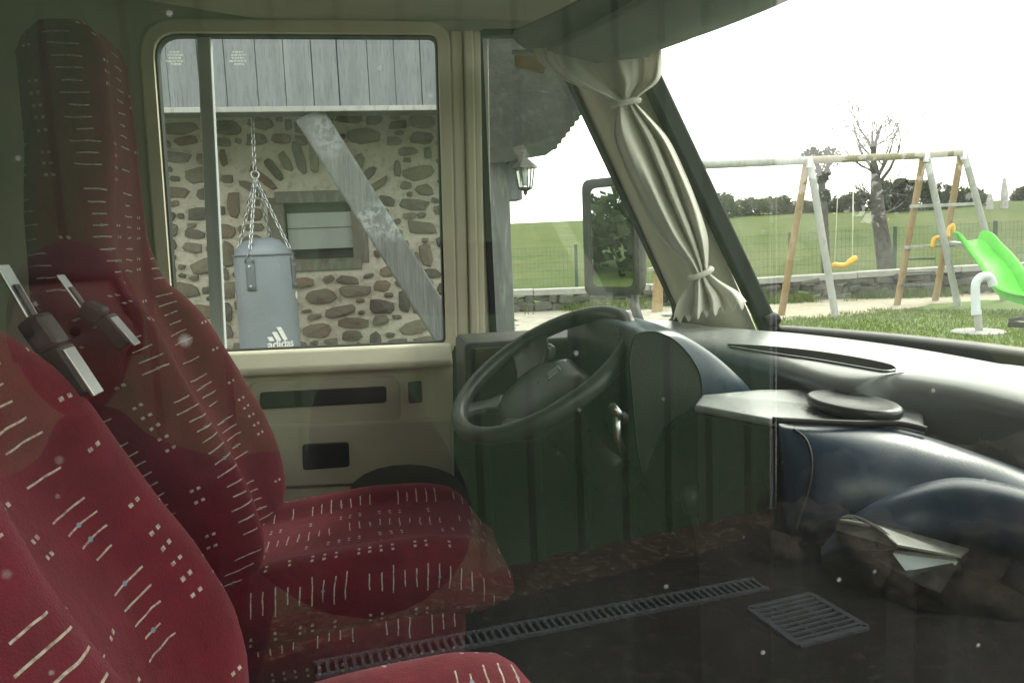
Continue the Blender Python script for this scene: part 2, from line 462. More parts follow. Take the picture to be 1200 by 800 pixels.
def G(px, py, dz=0):
    """where the line of sight through a picture position meets the terrain"""
    d = ray(px, py); t = 1.0
    while t < 300:
        p = CAM+d*t
        if p.z <= H(p.x, p.y)+dz: break
        t += .03
    return p
def XY(*pts): return [(p.x, p.y) for p in (G(*q) for q in pts)]
sheet('driveway', [(-9, -9), (6, -9), (4.2, 1), (2.4, 3.6), (1.2, 4.6), (-9, 5.6)], .15, .006, M['asphalt'], 'dark wet-looking asphalt drive with fine grit', .1)
sheet('lawn', XY((905, 377), (960, 372), (1040, 363), (1120, 352), (1200, 349), (1290, 345))+[(9.5, 5.0), (7.5, 2.6), (4.6, 2.4), (3.2, 6.5)], .09, .010, M['lawn'], 'short bright green lawn in front of the swing frame', .2)
sheet('sand_patch', XY((880, 372), (905, 378), (960, 374), (1040, 365), (1120, 354), (1210, 351), (1290, 347), (1290, 330), (1190, 335), (1110, 342), (1030, 346), (960, 350), (890, 358)), .1, .014, M['sand'], 'pale bare sandy strip under the swing frame', .25)
sheet('gravel_yard', XY((590, 392), (700, 392), (800, 385), (870, 372), (870, 356), (760, 352), (600, 362)), .12, .012, M['patio'], 'grey gravelly yard beyond the drive', .4)

# grass blades along the lawn: nobody could count them
mb = MB(); vals = []
for i in range(26000):
    a = R(random.uniform(44, 68)); r = random.uniform(5.5, 13.5)
    x = r*math.cos(a); y = r*math.sin(a)
    q = V((x, y, H(x, y)))-CAM; px = 600+F*q.dot(RT)/q.dot(FW); py = 400-F*q.dot(UP)/q.dot(FW)
    edge = interp([(895, 377), (960, 372), (1040, 363), (1120, 352), (1200, 349), (1300, 345)], px)
    if px < 880 or px > 1240 or py < edge-1+noise.noise(V((x*2, y*2, 0)))*4 or py > 425: continue
    near = py < edge+9
    h = random.uniform(.03, .07)*(1.0 if near else .7); w = random.uniform(.006, .012)
    t = random.uniform(0, 6.28); lx, ly = math.cos(t)*w, math.sin(t)*w; bx, by = random.gauss(0, h*.4), random.gauss(0, h*.4)
    z = H(x, y)+.012
    b = len(mb.v); mb.v += [(x-lx, y-ly, z-.01), (x+lx, y+ly, z-.01), (x+bx, y+by, z+h)]; mb.f.append((b, b+1, b+2)); vals.append(random.random())
o = mb.build('grass', M['blade']); shade_attr(o, vals); tag(o, 'longer grass blades fringing the lawn by the sand', 'grass', kind='stuff')
# ================================================================== the motorhome
YN, YF = .38, 2.25          # near pane, inner face of the far side
van = thing('motorhome', 'white motorhome seen into its cab through the closed passenger window', 'motorhome', (-.5, 1.35, 0))
def far(px, py, dy=0): q = P(px, py, Y=YF+dy); return (q.x, q.z)
w1 = rounded([far(178, 38), far(514, 40), far(524, 403), far(206, 417)], [.07, .03, .02, .07])
w2 = rounded([far(562, 40), far(643, 40), far(803, 380), far(579, 393)], [.02, .02, .05, .02])
qb = far(812, 394); qt = far(640, 18)
sl = (qt[0]-qb[0])/(qt[1]-qb[1])
ZR = 2.42
fx = lambda z: qb[0]+.0+sl*(z-qb[1])
outer = [(-3.2, .5), (1.2, .5), (1.2, qb[1]-.02), (qb[0], qb[1]), (fx(ZR), ZR), (-3.2, ZR)]
far_side = plate('side_wall', outer, [w1, w2], lambda a, b: V((a, YF, b)), (0, .05, 0), M['beige'], van, .004)
# door window: frame, divider, panes
def loop_tube(loop, Y, rad, n=8):
    return MB().tube([(p[0], Y, p[1]) for p in loop], rad, n, True)
def offset_loop(loop, d):
    c = V((sum(p[0] for p in loop)/len(loop), sum(p[1] for p in loop)/len(loop)))
    out = []; n = len(loop)
    for i in range(n):
        a = V(loop[i-1]); b = V(loop[(i+1) % n]); t = (b-a).normalized(); nn = V((t.y, -t.x))
        if nn.dot(V(loop[i])-c) < 0: nn = -nn
        out.append(V(loop[i])+nn*d)
    return out
def ring(name, loop, d0, d1, y0, y1, mat, parent, bevel=.006):
    """a flat frame that follows a loop, between two offsets"""
    a = offset_loop(loop, d0); b = offset_loop(loop, d1); n = len(loop); mb = MB()
    rows = [[V((p[0], y0, p[1])) for p in a], [V((p[0], y0, p[1])) for p in b], [V((p[0], y1, p[1])) for p in b], [V((p[0], y1, p[1])) for p in a]]
    mb.grid(rows+[rows[0]], True)
    return mb.build(name, mat, parent, bevel=bevel)
win = ring('door_window', w1, -.004, .030, YF-.022, YF+.02, M['cream'], van)
ring('rubber_seal', w1, -.009, -.003, YF-.004, YF+.03, M['rubber'], win, 0)
mb = MB(); d0, d1, d2, d3 = far(229, 40), far(245, 40), far(263, 411), far(247, 412)
mb.prism([V((a[0], YF+.012, a[1])) for a in (d0, d1, d2, d3)], (0, .03, 0)); mb.build('divider_bar', M['alu'], win, bevel=.003)
mb = MB(); mb.add([V((p[0], YF+.034, p[1])) for p in w1], [tuple(range(len(w1)))]); mb.build('pane', M['far_glass'], win)
# etched approval marks on both panes
for cx in (204, 278):
    mb = MB()
    for k, (wd, sh) in enumerate(((11, 0), (17, 1), (14, 0), (19, 0), (12, 2))):
        x = cx-wd/2+sh
        while x < cx+wd/2+sh:
            ww = random.uniform(1.5, 4.5); y = 60+k*3.6
            pts = [P(x, y, Y=YF+.031), P(min(x+ww, cx+wd/2+sh+1), y, Y=YF+.031), P(min(x+ww, cx+wd/2+sh+1), y+2.1, Y=YF+.031), P(x, y+2.1, Y=YF+.031)]
            mb.prism(pts, (0, .0006, 0)); x += ww+.9
    mb.build('approval_mark', M['etched'], win)
qw = ring('quarter_window', w2, -.006, .012, YF-.010, YF+.03, M['rubber'], van, .003)
mb = MB(); mb.add([V((p[0], YF+.036, p[1])) for p in w2], [tuple(range(len(w2)))]); mb.build('pane', M['far_glass'], qw)
mb = MB(); mb.prism([P(562, 45, Y=YF+.004), P(572, 45, Y=YF+.004), P(577, 391, Y=YF+.004), P(567, 391, Y=YF+.004)], (0, .02, 0)); mb.build('edge_strip', M['bodywhite'], qw, bevel=.002)
# upright mouldings between door window and quarter window
mb = MB()
for a, b, c, d, pr in ((527, 541, 535, 549, .022), (541.5, 553, 549.5, 560, .032), (553.5, 562, 560.5, 568, .018)):
    mb.prism([P(a, 38, Y=YF-.002), P(b, 38, Y=YF-.002), P(d, 398, Y=YF-.002), P(c, 398, Y=YF-.002)], (0, -pr, 0))
mb.build('door_pillar', M['cream'], van, bevel=.006)
# door lining below the window
door = MB()
dp = rounded([far(206, 421), far(529, 408), far(534, 700), far(160, 740)], [.02, .05, .05, .05])
door.prism([V((p[0], YF-.003, p[1])) for p in dp], (0, -.03, 0))
door_o = door.build('door_lining', M['cream'], van, bevel=.010, seg=3)
mb = MB(); a_, b_ = P(200, 416, Y=YF-.004), P(527, 402, Y=YF-.004)
mb.prism([a_+V((0, 0, .004)), a_+V((0, -.03, .002)), a_+V((0, -.072, -.042)), a_+V((0, -.068, -.058)), a_+V((0, -.03, -.062)), a_+V((0, 0, -.05))], b_-a_); mb.build('sill_ledge', M['ledge'], door_o, bevel=.008, seg=3)
yd = YF-.034
def dpl(name, pts, rr, depth, mat, bev=.004):
    lp = rounded([(lambda q: (q.x, q.z))(P(x, y, Y=yd)) for x, y in pts], rr)
    m_ = MB(); m_.prism([V((p[0], yd, p[1])) for p in lp], (0, -depth, 0)); return m_.build(name, mat, door_o, bevel=bev)
dpl('grip_surround', [(290, 447), (468, 440), (470, 496), (292, 503)], .035, .012, M['beige'], .008)
lp = rounded([(lambda q: (q.x, q.z))(P(x, y, Y=yd-.0125)) for x, y in ((305, 459), (453, 452), (453, 471), (305, 479))], .01)
m_ = MB(); m_.prism([V((p[0], yd-.0125, p[1])) for p in lp], (0, -.006, 0)); m_.build('door_grip', M['black'], door_o, bevel=.004)
dpl('window_switch', [(478, 447), (494, 446), (495, 471), (479, 472)], .006, .008, M['black'])
dpl('door_latch', [(355, 518), (409, 515), (410, 544), (356, 548)], .01, .027, M['black'])
mb = MB(); mb.prism([P(200, 500, Y=yd), P(528, 488, Y=yd), P(529, 560, Y=yd), P(200, 575, Y=yd)], (0, -.022, 0)); mb.build('armrest_panel', M['beige'], door_o, bevel=.008, seg=3)
rows = []
for i in range(13):
    a = math.pi*i/12
    rows.append([P(478-72*math.cos(a), 596-52*math.sin(a)**.7, Y=yd-.024-.05*t_*(math.sin(a)**.3 if a not in (0, math.pi) else 0)) for t_ in (0, .6, .9, 1)])
base = MB(); base.grid(rows); cen = [r[-1] for r in rows]; base.add(cen, [tuple(range(len(cen)))]); base.build('sleeve_reflection', M['greyliner'], door_o, True)  # dark dome modelled for the photographer's sleeve reflected in the window
mb = MB(); mb.prism([P(531, 404, Y=YF-.004), P(812, 400, Y=YF-.004), P(900, 420, Y=YF-.004), P(900, 1000, Y=YF-.004), P(531, 1000, Y=YF-.004)], (0, -.02, 0)); mb.build('dark_footwell_plate', M['black'], van, bevel=.004)  # black plate added to darken the footwell, its shade put into colour
# shell: roof, floor, back and front walls, near side
hl = MB()
hl.box((-1.15, (YN+.06+YF)/2, ZR-.02), (4.1, YF-YN-.07, .04)); hl.build('roof_lining', M['headliner'], van, bevel=.01)
e0 = P(130, -6, Z=2.26); e1 = P(410, 40, Z=2.26)
WTop = P(748, 60, Y=2.08); WBot = P(905, 388, Y=2.08)
YC = (YN+.05+YF)/2; HWW = 2.08-YC
def bulge(y): return .20*(1-((y-YC)/HWW)**2)
def wtop(y): return V((WTop.x+bulge(y)*.95, y, WTop.z))
def wbot(y): return V((WBot.x+bulge(y), y, WBot.z))
ys = [2.08+(2*YC-2.08-2.08)*k/24 for k in range(25)]
# overhead bunk board with a soft edge
far_edge = [V((e0.x-.9, .5, 2.255)), V((e0.x, e0.y, 2.255)), V((e1.x, e1.y, 2.255)), V((e1.x+.1, YF-.01, 2.255))]
front = [V((WTop.x-.06, YF-.01, 2.255))]+[wtop(y)+V((-.10, 0, 2.255-WTop.z)) for y in ys]
mb = MB(); mb.prism(far_edge+front+[V((WTop.x-.06, .46, 2.255))], (0, 0, .12)); mb.build('overhead_board', M['headliner'], van, bevel=.02, seg=4)
# grey vinyl header and visor against the windscreen top
rows = []
for y in ys:
    w = wtop(y); s_ = noise.noise(V((y*5, 0, 0)))*.012
    rows.append([w+V((.03, 0, .02)), w+V((-.01, 0, -.012)), w+V((-.09, 0, -.030+s_)), w+V((-.20, 0, -.035-s_)), w+V((-.30, 0, -.010)), w+V((-.36, 0, .045))])
mb = MB(); mb.grid(rows); mb.build('header_trim', M['greyliner'], van, True, solid=.012, subsurf=1)
mb = MB(); vis = []
for y in (1.92, 1.75, 1.55, 1.38):
    w = wtop(y); vis.append([w+V((-.13, 0, -.045)), w+V((-.24, 0, -.058)), w+V((-.36, 0, -.030))])
mb.grid(vis); mb.build('sun_visor', M['greyliner'], van, True, solid=.02, bevel=.006)
mb = MB(); mb.box((-1, (YN+YF)/2, .52), (4.4, YF-YN-.1, .05)); mb.build('cab_floor', M['dark'], van)
mb = MB(); mb.box((-3.16, (YN+YF)/2, 1.45), (.06, YF-YN-.1, 1.9)); mb.build('rear_partition', M['greyliner'], van)
mb = MB(); mb.box((1.17, YC, .87), (.05, YF-YN-.12, .95)); mb.build('bulkhead', M['dark'], van)
nh = rounded([(-.62, 1.16), (.78, 1.16), (.60, 2.20), (-.62, 2.20)], .06)
near_side = plate('passenger_side_wall', [(-3.2, .45), (1.3, .45), (1.3, 1.3), (1.24, 1.42), (WTop.x+.02, 2.3), (WTop.x-.1, ZR+.03), (-3.2, ZR+.03)], [nh], lambda a, b: V((a, YN-.012, b)), (0, .055, 0), M['bodywhite'], van, .004)
pw = MB(); pw.add([V((p[0], YN, p[1])) for p in offset_loop(nh, .002)], [tuple(range(len(nh)))]); pw.build('passenger_window', M['near_glass'], van)
ring('passenger_window_seal', nh, -.014, .012, YN-.022, YN+.006, M['rubber'], van, .003)
mb = MB(); mb.box((-1.2, (YN+YF)/2+.02, ZR+.06), (4.2, YF-YN+.12, .05)); mb.build('roof', M['bodywhite'], van, bevel=.02)
mb = MB(); mb.box((1.34, YC, .80), (.10, YF-YN, .95)); mb.build('front_panel', M['bodywhite'], van, bevel=.03)
mb = MB()
for x in (-2.4, .75):
    for y in (YN+.13, YF-.08): mb = MB(); mb.lathe([(.02, -.1), (.17, -.1), (.25, -.09), (.265, -.06), (.265, .06), (.25, .09), (.17, .1), (.02, .1)], 28, (x, y, .265), Matrix.Rotation(R(90), 3, 'X')); mb.build('road_wheel', M['rubber'], van, True, split=40)

# windscreen, its rubber and the far A-pillar
rows = [[wtop(y).lerp(wbot(y), k/10) for k in range(11)] for y in ys]
mb = MB(); mb.grid(rows); ws = mb.build('windscreen', M['screen_glass'], van, True)
mb = MB(); mb.bar(WTop+V((-.02, -.01, .03)), WBot+V((.0, -.01, -.02)), .042, .05, V((1, 0, 1))); mb.build('screen_seal', M['rubber'], ws, bevel=.008)
mb = MB(); rows = []
for y in ys:
    w = wbot(y); rows.append([w+V((.04, 0, .012)), w+V((-.005, 0, .012)), w+V((-.02, 0, .004)), w+V((-.028, 0, -.030)), w+V((-.035, 0, -.055))])
mb.grid(rows); mb.build('lower_seal', M['rubber'], ws, True, solid=.006)
mb = MB(); cc = P(905, 375, Y=2.03); mb.lathe([(.001, -.02), (.016, -.02), (.018, -.012), (.018, .012), (.015, .018), (.001, .02)], 16, cc, Matrix.Rotation(R(70), 3, 'Y')); mb.build('corner_plug', M['rubber'], ws, True, split=40)
A = [P(812, 398, Y=YF), P(640, 20, Y=YF)]
rows = []
for k in range(9):
    t_ = k/8; a = A[0].lerp(A[1], t_); b = (WBot+V((-.015, .02, -.05))).lerp(WTop+V((-.02, .02, .05)), t_)
    rows.append([a, a.lerp(b, .33)+V((-.02, -.012, 0)), a.lerp(b, .66)+V((-.02, -.012, 0)), b])
mb = MB(); mb.grid(rows); mb.build('windscreen_pillar', M['beige'], van, True, solid=.02)
# mirrored near pillar, never in frame from here but it closes the shell
rows = []
for k in range(5):
    t_ = k/4; yn_ = 2*YC-2.08; a = wbot(yn_).lerp(wtop(yn_), t_); rows.append([a, V((a.x-.06, YN+.045, a.z))])
mb = MB(); mb.grid(rows); mb.build('windscreen_pillar', M['beige'], van, True, solid=.02)
# wiper outside the glass
mb = MB(); wa = P(1148, 383, D=1.62); wb_ = P(1215, 373, D=1.50); wc = P(1215, 392, D=1.52)
off = V((.07, 0, .01))
mb.bar(wa+off, wb_+off, .010, .008); mb.bar(wa+off+V((0, 0, -.008)), wc+off, .016, .012); mb.build('wiper', M['black'], van, bevel=.002)

# ------------------------------------------------------------------ dashboard
ZE = 1.395                          # height of the pad's front edge
edge = [V((.56, YF-.02, ZE)), V((.60, 2.05, ZE)), V((.66, 1.86, ZE))]+[P(x, y, Z=ZE) for x, y in ((820, 407), (887, 421), (950, 440), (1000, 450), (1041, 449), (1120, 459), (1200, 477), (1300, 507))]
edge.append(V((edge[-1].x-.03, YN+.08, ZE)))
foot = [.06, .06, .06, .04, .035, .03, .03, .036, .052, .07, .08, .08]
edge_s = spline(edge, 6); foot_s = [interp(list(enumerate(foot)), k/6) for k in range(len(edge_s))]
zt = WBot.z-.052
rows = []
for p, ft in zip(edge_s, foot_s):
    yy = min(max(p.y, 2*YC-2.08), 2.08); w = wbot(yy); q = V((w.x-.022, p.y+.03*(1 if p.y < 1.9 else 0), zt))
    ln_ = (q.x-p.x)
    rows.append([q, q.lerp(V((p.x, p.y, 1.409)), .10), V((lerp(q.x, p.x, .3), lerp(q.y, p.y, .3), 1.410)), V((lerp(q.x, p.x, .62), lerp(q.y, p.y, .62), 1.410)), V((p.x+.075, p.y, 1.412)), V((p.x+.035, p.y, 1.409)), V((p.x+.010, p.y, ZE+.004)),
                 V((p.x+.001, p.y, ZE-.012)), V((p.x+.008, p.y, ZE-.032)), V((p.x+.012, p.y, ZE-ft)), V((p.x+.02, p.y, ZE-ft-.03)), V((p.x+.05, p.y, ZE-.18))])
mb = MB(); mb.grid(rows); dash = mb.build('dashboard', M['dash'], van, True, subsurf=1)
from mathutils.bvhtree import BVHTree
bpy.context.view_layer.update()
dash_tree = BVHTree.FromObject(dash, bpy.context.evaluated_depsgraph_get())
def on_dash(px, py, lift):
    d = ray(px, py).normalized(); h_ = dash_tree.ray_cast(CAM, d)
    return (h_[0] if h_[0] is not None else P(px, py, Z=1.41))+V((0, 0, lift))
up_ = spline([V((x, y, 0)) for x, y in ((852, 404), (905, 407), (960, 413), (1010, 421), (1042, 428), (1050, 433))], 6)
dn_ = spline([V((x, y, 0)) for x, y in ((856, 407), (905, 415), (960, 423), (1005, 431), (1036, 436), (1049, 435))], 6)
mb = MB(); mb.grid([[on_dash(*a.lerp(b, k/4)[:2], .0022) for k in range(5)] for a, b in zip(up_, dn_)]); sl0 = mb.build('defroster_slot', M['matte'], dash, True, solid=.001)
mb = MB(); mb.tube([on_dash(a.x, a.y, .002) for a in dn_], .0022, 6); mb.build('slot_lip', M['dash'], sl0, True)
# lower dash body
mb = MB(); mb.prism([V((.70, YF-.03, 1.27)), V((1.14, YF-.03, 1.27)), V((1.14, YF-.03, .75)), V((.86, YF-.03, .75)), V((.72, YF-.03, 1.0))], (0, -.95, 0)); mb.box((1.06, .88, 1.0), (.2, .8, .5)); mb.build('lower_dash', M['dark'], dash, bevel=.02)
# outboard corner on the driver's side: a dark block with a brown inset
mb = MB(); cb = [P(533, 391, Y=2.12), P(663, 384, Y=2.12), P(672, 476, Y=2.12), P(560, 500, Y=2.12), P(536, 490, Y=2.12)]
mb.prism(cb, (0, -.22, 0)); ob = mb.build('driver_fascia', M['black'], dash, bevel=.015, seg=3)
mb = MB(); mb.prism([P(556, 408, Y=1.898), P(622, 404, Y=1.898), P(620, 438, Y=1.898), P(556, 444, Y=1.898)], (0, -.006, 0)); mb.build('switch_panel', plain('brown_panel', (.06, .04, .032), .5), ob, bevel=.002)
mb = MB(); mb.lathe([(.001, 0), (.020, 0), (.022, .01), (.018, .022), (.012, .026), (.001, .026)], 20, P(640, 412, Y=1.80), Matrix.Rotation(R(90), 3, 'X')); mb.build('air_vent', M['dash'], ob, True, split=40)
# instrument hood: an arched cowl over the dials
cheek = [(738, 424), (744, 396), (760, 388), (783, 393), (805, 412), (820, 437), (823, 463), (815, 477), (778, 504), (753, 554)]
cowl = [(737, 424), (743, 394), (758, 385), (788, 386), (822, 403), (857, 428), (891, 461), (880, 470), (778, 506), (752, 556)]
def crv(pts, Y):
    q = [P(x, y, Y=Y) for x, y in pts]; q = q+[q[0]]; return spline(q, 4)[:-1]
ch_, co_ = crv(cheek, 1.385), crv(cowl, 1.43)
rows = [ch_, [a.lerp(b, .75)+V((0, -.018, 0)) for a, b in zip(ch_, co_)], co_, [p+V((0, .2, .008)) for p in co_], [p+V((0, .36, .0)) for p in co_], [p+V((0, .47, 0)) for p in ch_]]
mb = MB(); mb.grid(rows, True); n_ = len(ch_); mb.add(rows[-1], [tuple(range(n_-1, -1, -1))])
hood = mb.build('instrument_hood', M['dashblue'], dash, True, subsurf=1)
mb = MB(); mb.prism([p+V((0, .003, 0)) for p in ch_], (0, .01, 0)); mb.build('hood_cheek', M['black'], hood, bevel=.002)
# centre console: flat top, dark face towards the seats
Zc = 1.362
ct = [P(x, y, Z=z_) for x, y, z_ in ((813, 474, Zc), (822, 462, Zc), (890, 456, Zc), (965, 455, Zc), (1040, 466, 1.357), (1082, 484, 1.350), (1084, 502, 1.347), (1046, 495, 1.352), (902, 490, Zc))]
mb = MB(); mb.prism(ct, (0, 0, -.014)); cons = mb.build('centre_console', M['dash'], dash, bevel=.006, seg=3)
c = sum(ct, V())/len(ct)
mb = MB(); mb.prism([V((p.x+(c.x-p.x)*.03, p.y+(c.y-p.y)*.03, p.z-.016)) for p in ct], (0, 0, -.62)); mb.build('console_side', M['black'], cons, bevel=.004)
# oval coaster pad on the ledge
mb = MB(); cen = P(999, 473, Z=1.372); ax = (P(1047, 487, Z=1.372)-P(952, 461, Z=1.372)); L = ax.length/2; ang = math.atan2(ax.y, ax.x)
rows = []
for rr, z in ((.0, .030), (.45, .026), (.78, .024), (.93, .030), (1.0, .018), (.97, -.012), (.85, -.024)):
    rows.append([cen+Matrix.Rotation(ang, 3, 'Z') @ V((L*rr*math.cos(2*math.pi*k/28), L*.54*rr*math.sin(2*math.pi*k/28), z*.36-.004)) for k in range(28)])
mb.grid(rows, True); mb.build('cup_rest', M['pad'], dash, True)
# passenger fascia: one curved sheet rolling from the lip down towards the seat
lip = [(909, 495, 1.215), (935, 500, 1.205), (1000, 500, 1.19), (1051, 500, 1.18), (1106, 517, 1.145), (1150, 532, 1.10), (1200, 549, 1.04), (1300, 588, .94), (1420, 640, .83), (1560, 705, .73)]
rowsF = []
for k, (px, py, d_) in enumerate(lip):
    lf = max(0, 1-(px-905)/70)
    rowsF.append([P(px, py, D=d_+.03)]+[P(px+lf*o_*.06, py+o_, D=d_-dd_*(1-.75*lf)) for o_, dd_ in ((2, .005), (14, .035), (34, .062), (66, .085), (100, .092), (122, .07), (132, .0), (140, -.2))])
f0 = rowsF[0]; rowsF.insert(0, [p+V((.02, .03, 0)) for p in f0]); rowsF.insert(0, [p+V((.10, .05, 0)) for p in f0])
mb = MB(); mb.grid(rowsF); fas = mb.build('passenger_fascia', M['dashblue'], dash, True, subsurf=2)
mb = MB(); path = spline([P(px, py-3, D=d_+.004) for px, py, d_ in ((905, 495, 1.215), (1000, 499, 1.19), (1051, 499, 1.18), (1086, 506, 1.160))], 6); mb.tube(path, .005, 8); mb.build('fascia_trim', M['rubber'], fas, True)
mb = MB()
seam = [P(x, y, D=d_) for x, y, d_ in ((930, 503, 1.200), (944, 514, 1.178), (951, 535, 1.155), (950, 562, 1.136), (943, 590, 1.128), (932, 622, 1.125))]
mb.tube(spline(seam, 5), .0022, 6); mb.build('fascia_seam', M['rubber'], fas, True)
gl_top = [(962, 640, 1.10), (976, 622, 1.095), (997, 603, 1.085), (1041, 577, 1.065), (1101, 559, 1.035), (1136, 557, 1.0), (1200, 569, .94), (1300, 600, .845), (1420, 650, .745), (1540, 712, .66)]
rowsG = []
for px, py, d_ in gl_top:
    g_ = min(1, max(.12, (px-940)/110)); rowsG.append([P(px, py+o_*g_, D=d_+dd_*(g_ if dd_ < 0 else 1)) for o_, dd_ in ((4, .06), (0, .02), (1, -.005), (8, -.028), (24, -.045), (52, -.052), (80, -.03), (92, .04), (98, .2))])
mb = MB(); mb.grid(rowsG); gb = mb.build('glovebox', M['dashblue'], dash, True, subsurf=2)
# open storage tray with papers under the fascia
def T_(x, y, d=0): return P(x, y, D=.955+d)
mb = MB()
top = [T_(983, 608, .10), T_(997, 603, .115), T_(1136, 642, .0), T_(1127, 651, -.03), T_(1051, 637, -.02), T_(1026, 616, .04)]
mb.prism(top, (0.0, .0, -.004))
tray = mb.build('door_tray', M['trayskin'], van, bevel=.0015)
mb = MB()
endp = spline([T_(979, 624, .09), T_(982, 609, .10), T_(997, 604, .10), T_(1026, 617, .035), T_(1050, 638, -.015), T_(1046, 644, -.015), T_(1020, 646, .03), T_(990, 640, .08), T_(979, 624, .09)], 4)[:-1]
mb.prism(endp, (.006, .004, 0)); mb.build('tray_end', M['eave'], tray, bevel=.001)
mb = MB(); mb.prism([T_(1022, 650, .03), T_(1064, 676, -.018), T_(1102, 692, -.018), T_(1128, 655, .0), T_(1134, 650, .06), T_(1050, 640, .09)], (0, .0, -.003)); mb.build('tray_floor', M['black'], tray)
mb = MB()
for k in range(3):
    o_ = V((.0022*k, .0045*k, .0)); e_ = k*2.0
    q = [T_(1046+e_, 648, .004)+o_, T_(1123-e_*.3, 657, -.004)+o_, T_(1102-e_, 687-e_*.3, -.004)+o_, T_(1064-e_*.5, 672, .004)+o_]
    mb.prism(q, (.0005, .0018, .0))
pp0 = T_(1060, 650, .06); br0 = MB(); br0.bar(pp0, V((1.0, pp0.y+.05, pp0.z-.03)), .03, .015); br0.build('tray_bracket', M['black'], tray, bevel=.002)
pp_ = mb.build('folded_paper', M['paper']); tag(pp_, 'white folded papers lying in the open tray under the dash', 'papers')
# ------------------------------------------------------------------ steering wheel
WY = 1.62
lo_, hi_ = P(541, 499, Y=WY), P(728, 372, Y=WY)
WC = (lo_+hi_)/2; uu = (hi_-lo_).normalized(); RW = (hi_-lo_).length/2
nn = V((0, -1, 0)).cross(uu); nn = (nn if nn.z > 0 else -nn)
nn = (nn+V((0, -.16, 0))).normalized(); vv = nn.cross(uu).normalized()
stw = thing('steering_wheel', 'large black steering wheel with a broad padded hub, in front of the driver seat', 'steering wheel', WC)
def wp(a, b, c=0): return WC+uu*a+vv*b+nn*c
mb = MB(); mb.tube([wp(RW*math.cos(2*math.pi*k/64), RW*math.sin(2*math.pi*k/64)) for k in range(64)], .0182, 14, True); mb.build('rim', M['wheelskin'], stw, True)
# hub pad: wide at the lower edge, domed
hp = rounded([(.075, -.07), (.075, .07), (.02, .125), (-.10, .11), (-.135, .05), (-.135, -.05), (-.10, -.11), (.02, -.125)], .05)
rows = []
for s_, h in ((1.0, -.055), (1.02, -.035), (.97, -.018), (.80, -.006), (.45, .002), (.02, .004)):
    rows.append([wp(-.02+(p[0]+.02)*s_, p[1]*s_, h-.02) for p in hp])
mb = MB(); mb.grid(rows, True); hub = mb.build('hub', M['wheelskin'], stw, True)
for s_ in (-1, 1):
    a = [wp(.02, s_*.10, -.035), wp(.055, s_*.150, -.03), wp(.075, s_*(RW*.90), -.006)]
    b = [wp(-.05, s_*.10, -.035), wp(-.035, s_*.150, -.03), wp(-.02, s_*(RW*.97), -.006)]
    mb = MB(); mb.grid([a, b]); mb.build('spoke', M['wheelskin'], stw, True, solid=.02, bevel=.006)
for s_ in (-1, 1):
    a = [wp(-.09, s_*.085, -.035), wp(-.13, s_*.10, -.03), wp(-RW*.90, s_*.10, -.006)]
    b = [wp(-.12, s_*.03, -.035), wp(-.145, s_*.055, -.03), wp(-RW*.97, s_*.045, -.006)]
    mb = MB(); mb.grid([a, b]); mb.build('spoke', M['wheelskin'], stw, True, solid=.018, bevel=.006)
mb = MB()
for k in (-1, 0, 1):
    mb.bar(wp(.004+k*.003, -.008+k*.011, -.0135), wp(.030+k*.003, -.002+k*.011, -.0155), .0035, .002, nn)
mb.bar(wp(.034, -.012, -.0155), wp(.036, .014, -.0155), .003, .002, nn); mb.build('emblem', M['metal'], hub)
mb = MB(); mb.tube([wp(-.01, 0, -.07), wp(.0, 0, -.16), wp(.02, 0, -.34)], [.06, .062, .05], 16); mb.build('column_shroud', M['black'], dash, True, split=50)
for (a, b) in (((712, 478), (728, 490)), ((690, 505), (724, 545))):
    mb = MB(); p0 = P(*a, Y=1.52); p1 = P(*b, Y=1.36); mb.tube([p0, p0.lerp(p1, .6), p1], [.006, .008, .014], 10); mb.build('column_stalk', M['black'], dash, True)
mb = MB(); mb.lathe([(.001, -.006), (.016, -.006), (.018, 0), (.016, .006), (.001, .006)], 16, P(722, 482, Y=1.36), Matrix.Rotation(R(60), 3, 'Y')); mb.tube([P(722, 488, Y=1.36), P(724, 512, Y=1.36), P(734, 538, Y=1.36)], [.008, .006, .007], 8); mb.build('ignition_key', M['metal'], dash, True)
# gear lever gaiter and pedals in the dark well
mb = MB(); mb.tube([V((.62, 1.28, .80)), V((.58, 1.30, 1.02)), V((.56, 1.31, 1.16))], [.05, .016, .013], 12); mb.build('gear_lever', M['black'], dash, True)
mb = MB(); mb.lathe([(.001, -.03), (.018, -.028), (.026, 0), (.022, .02), (.001, .028)], 16, V((.555, 1.312, 1.18))); mb.build('gear_knob', M['black'], dash, True)

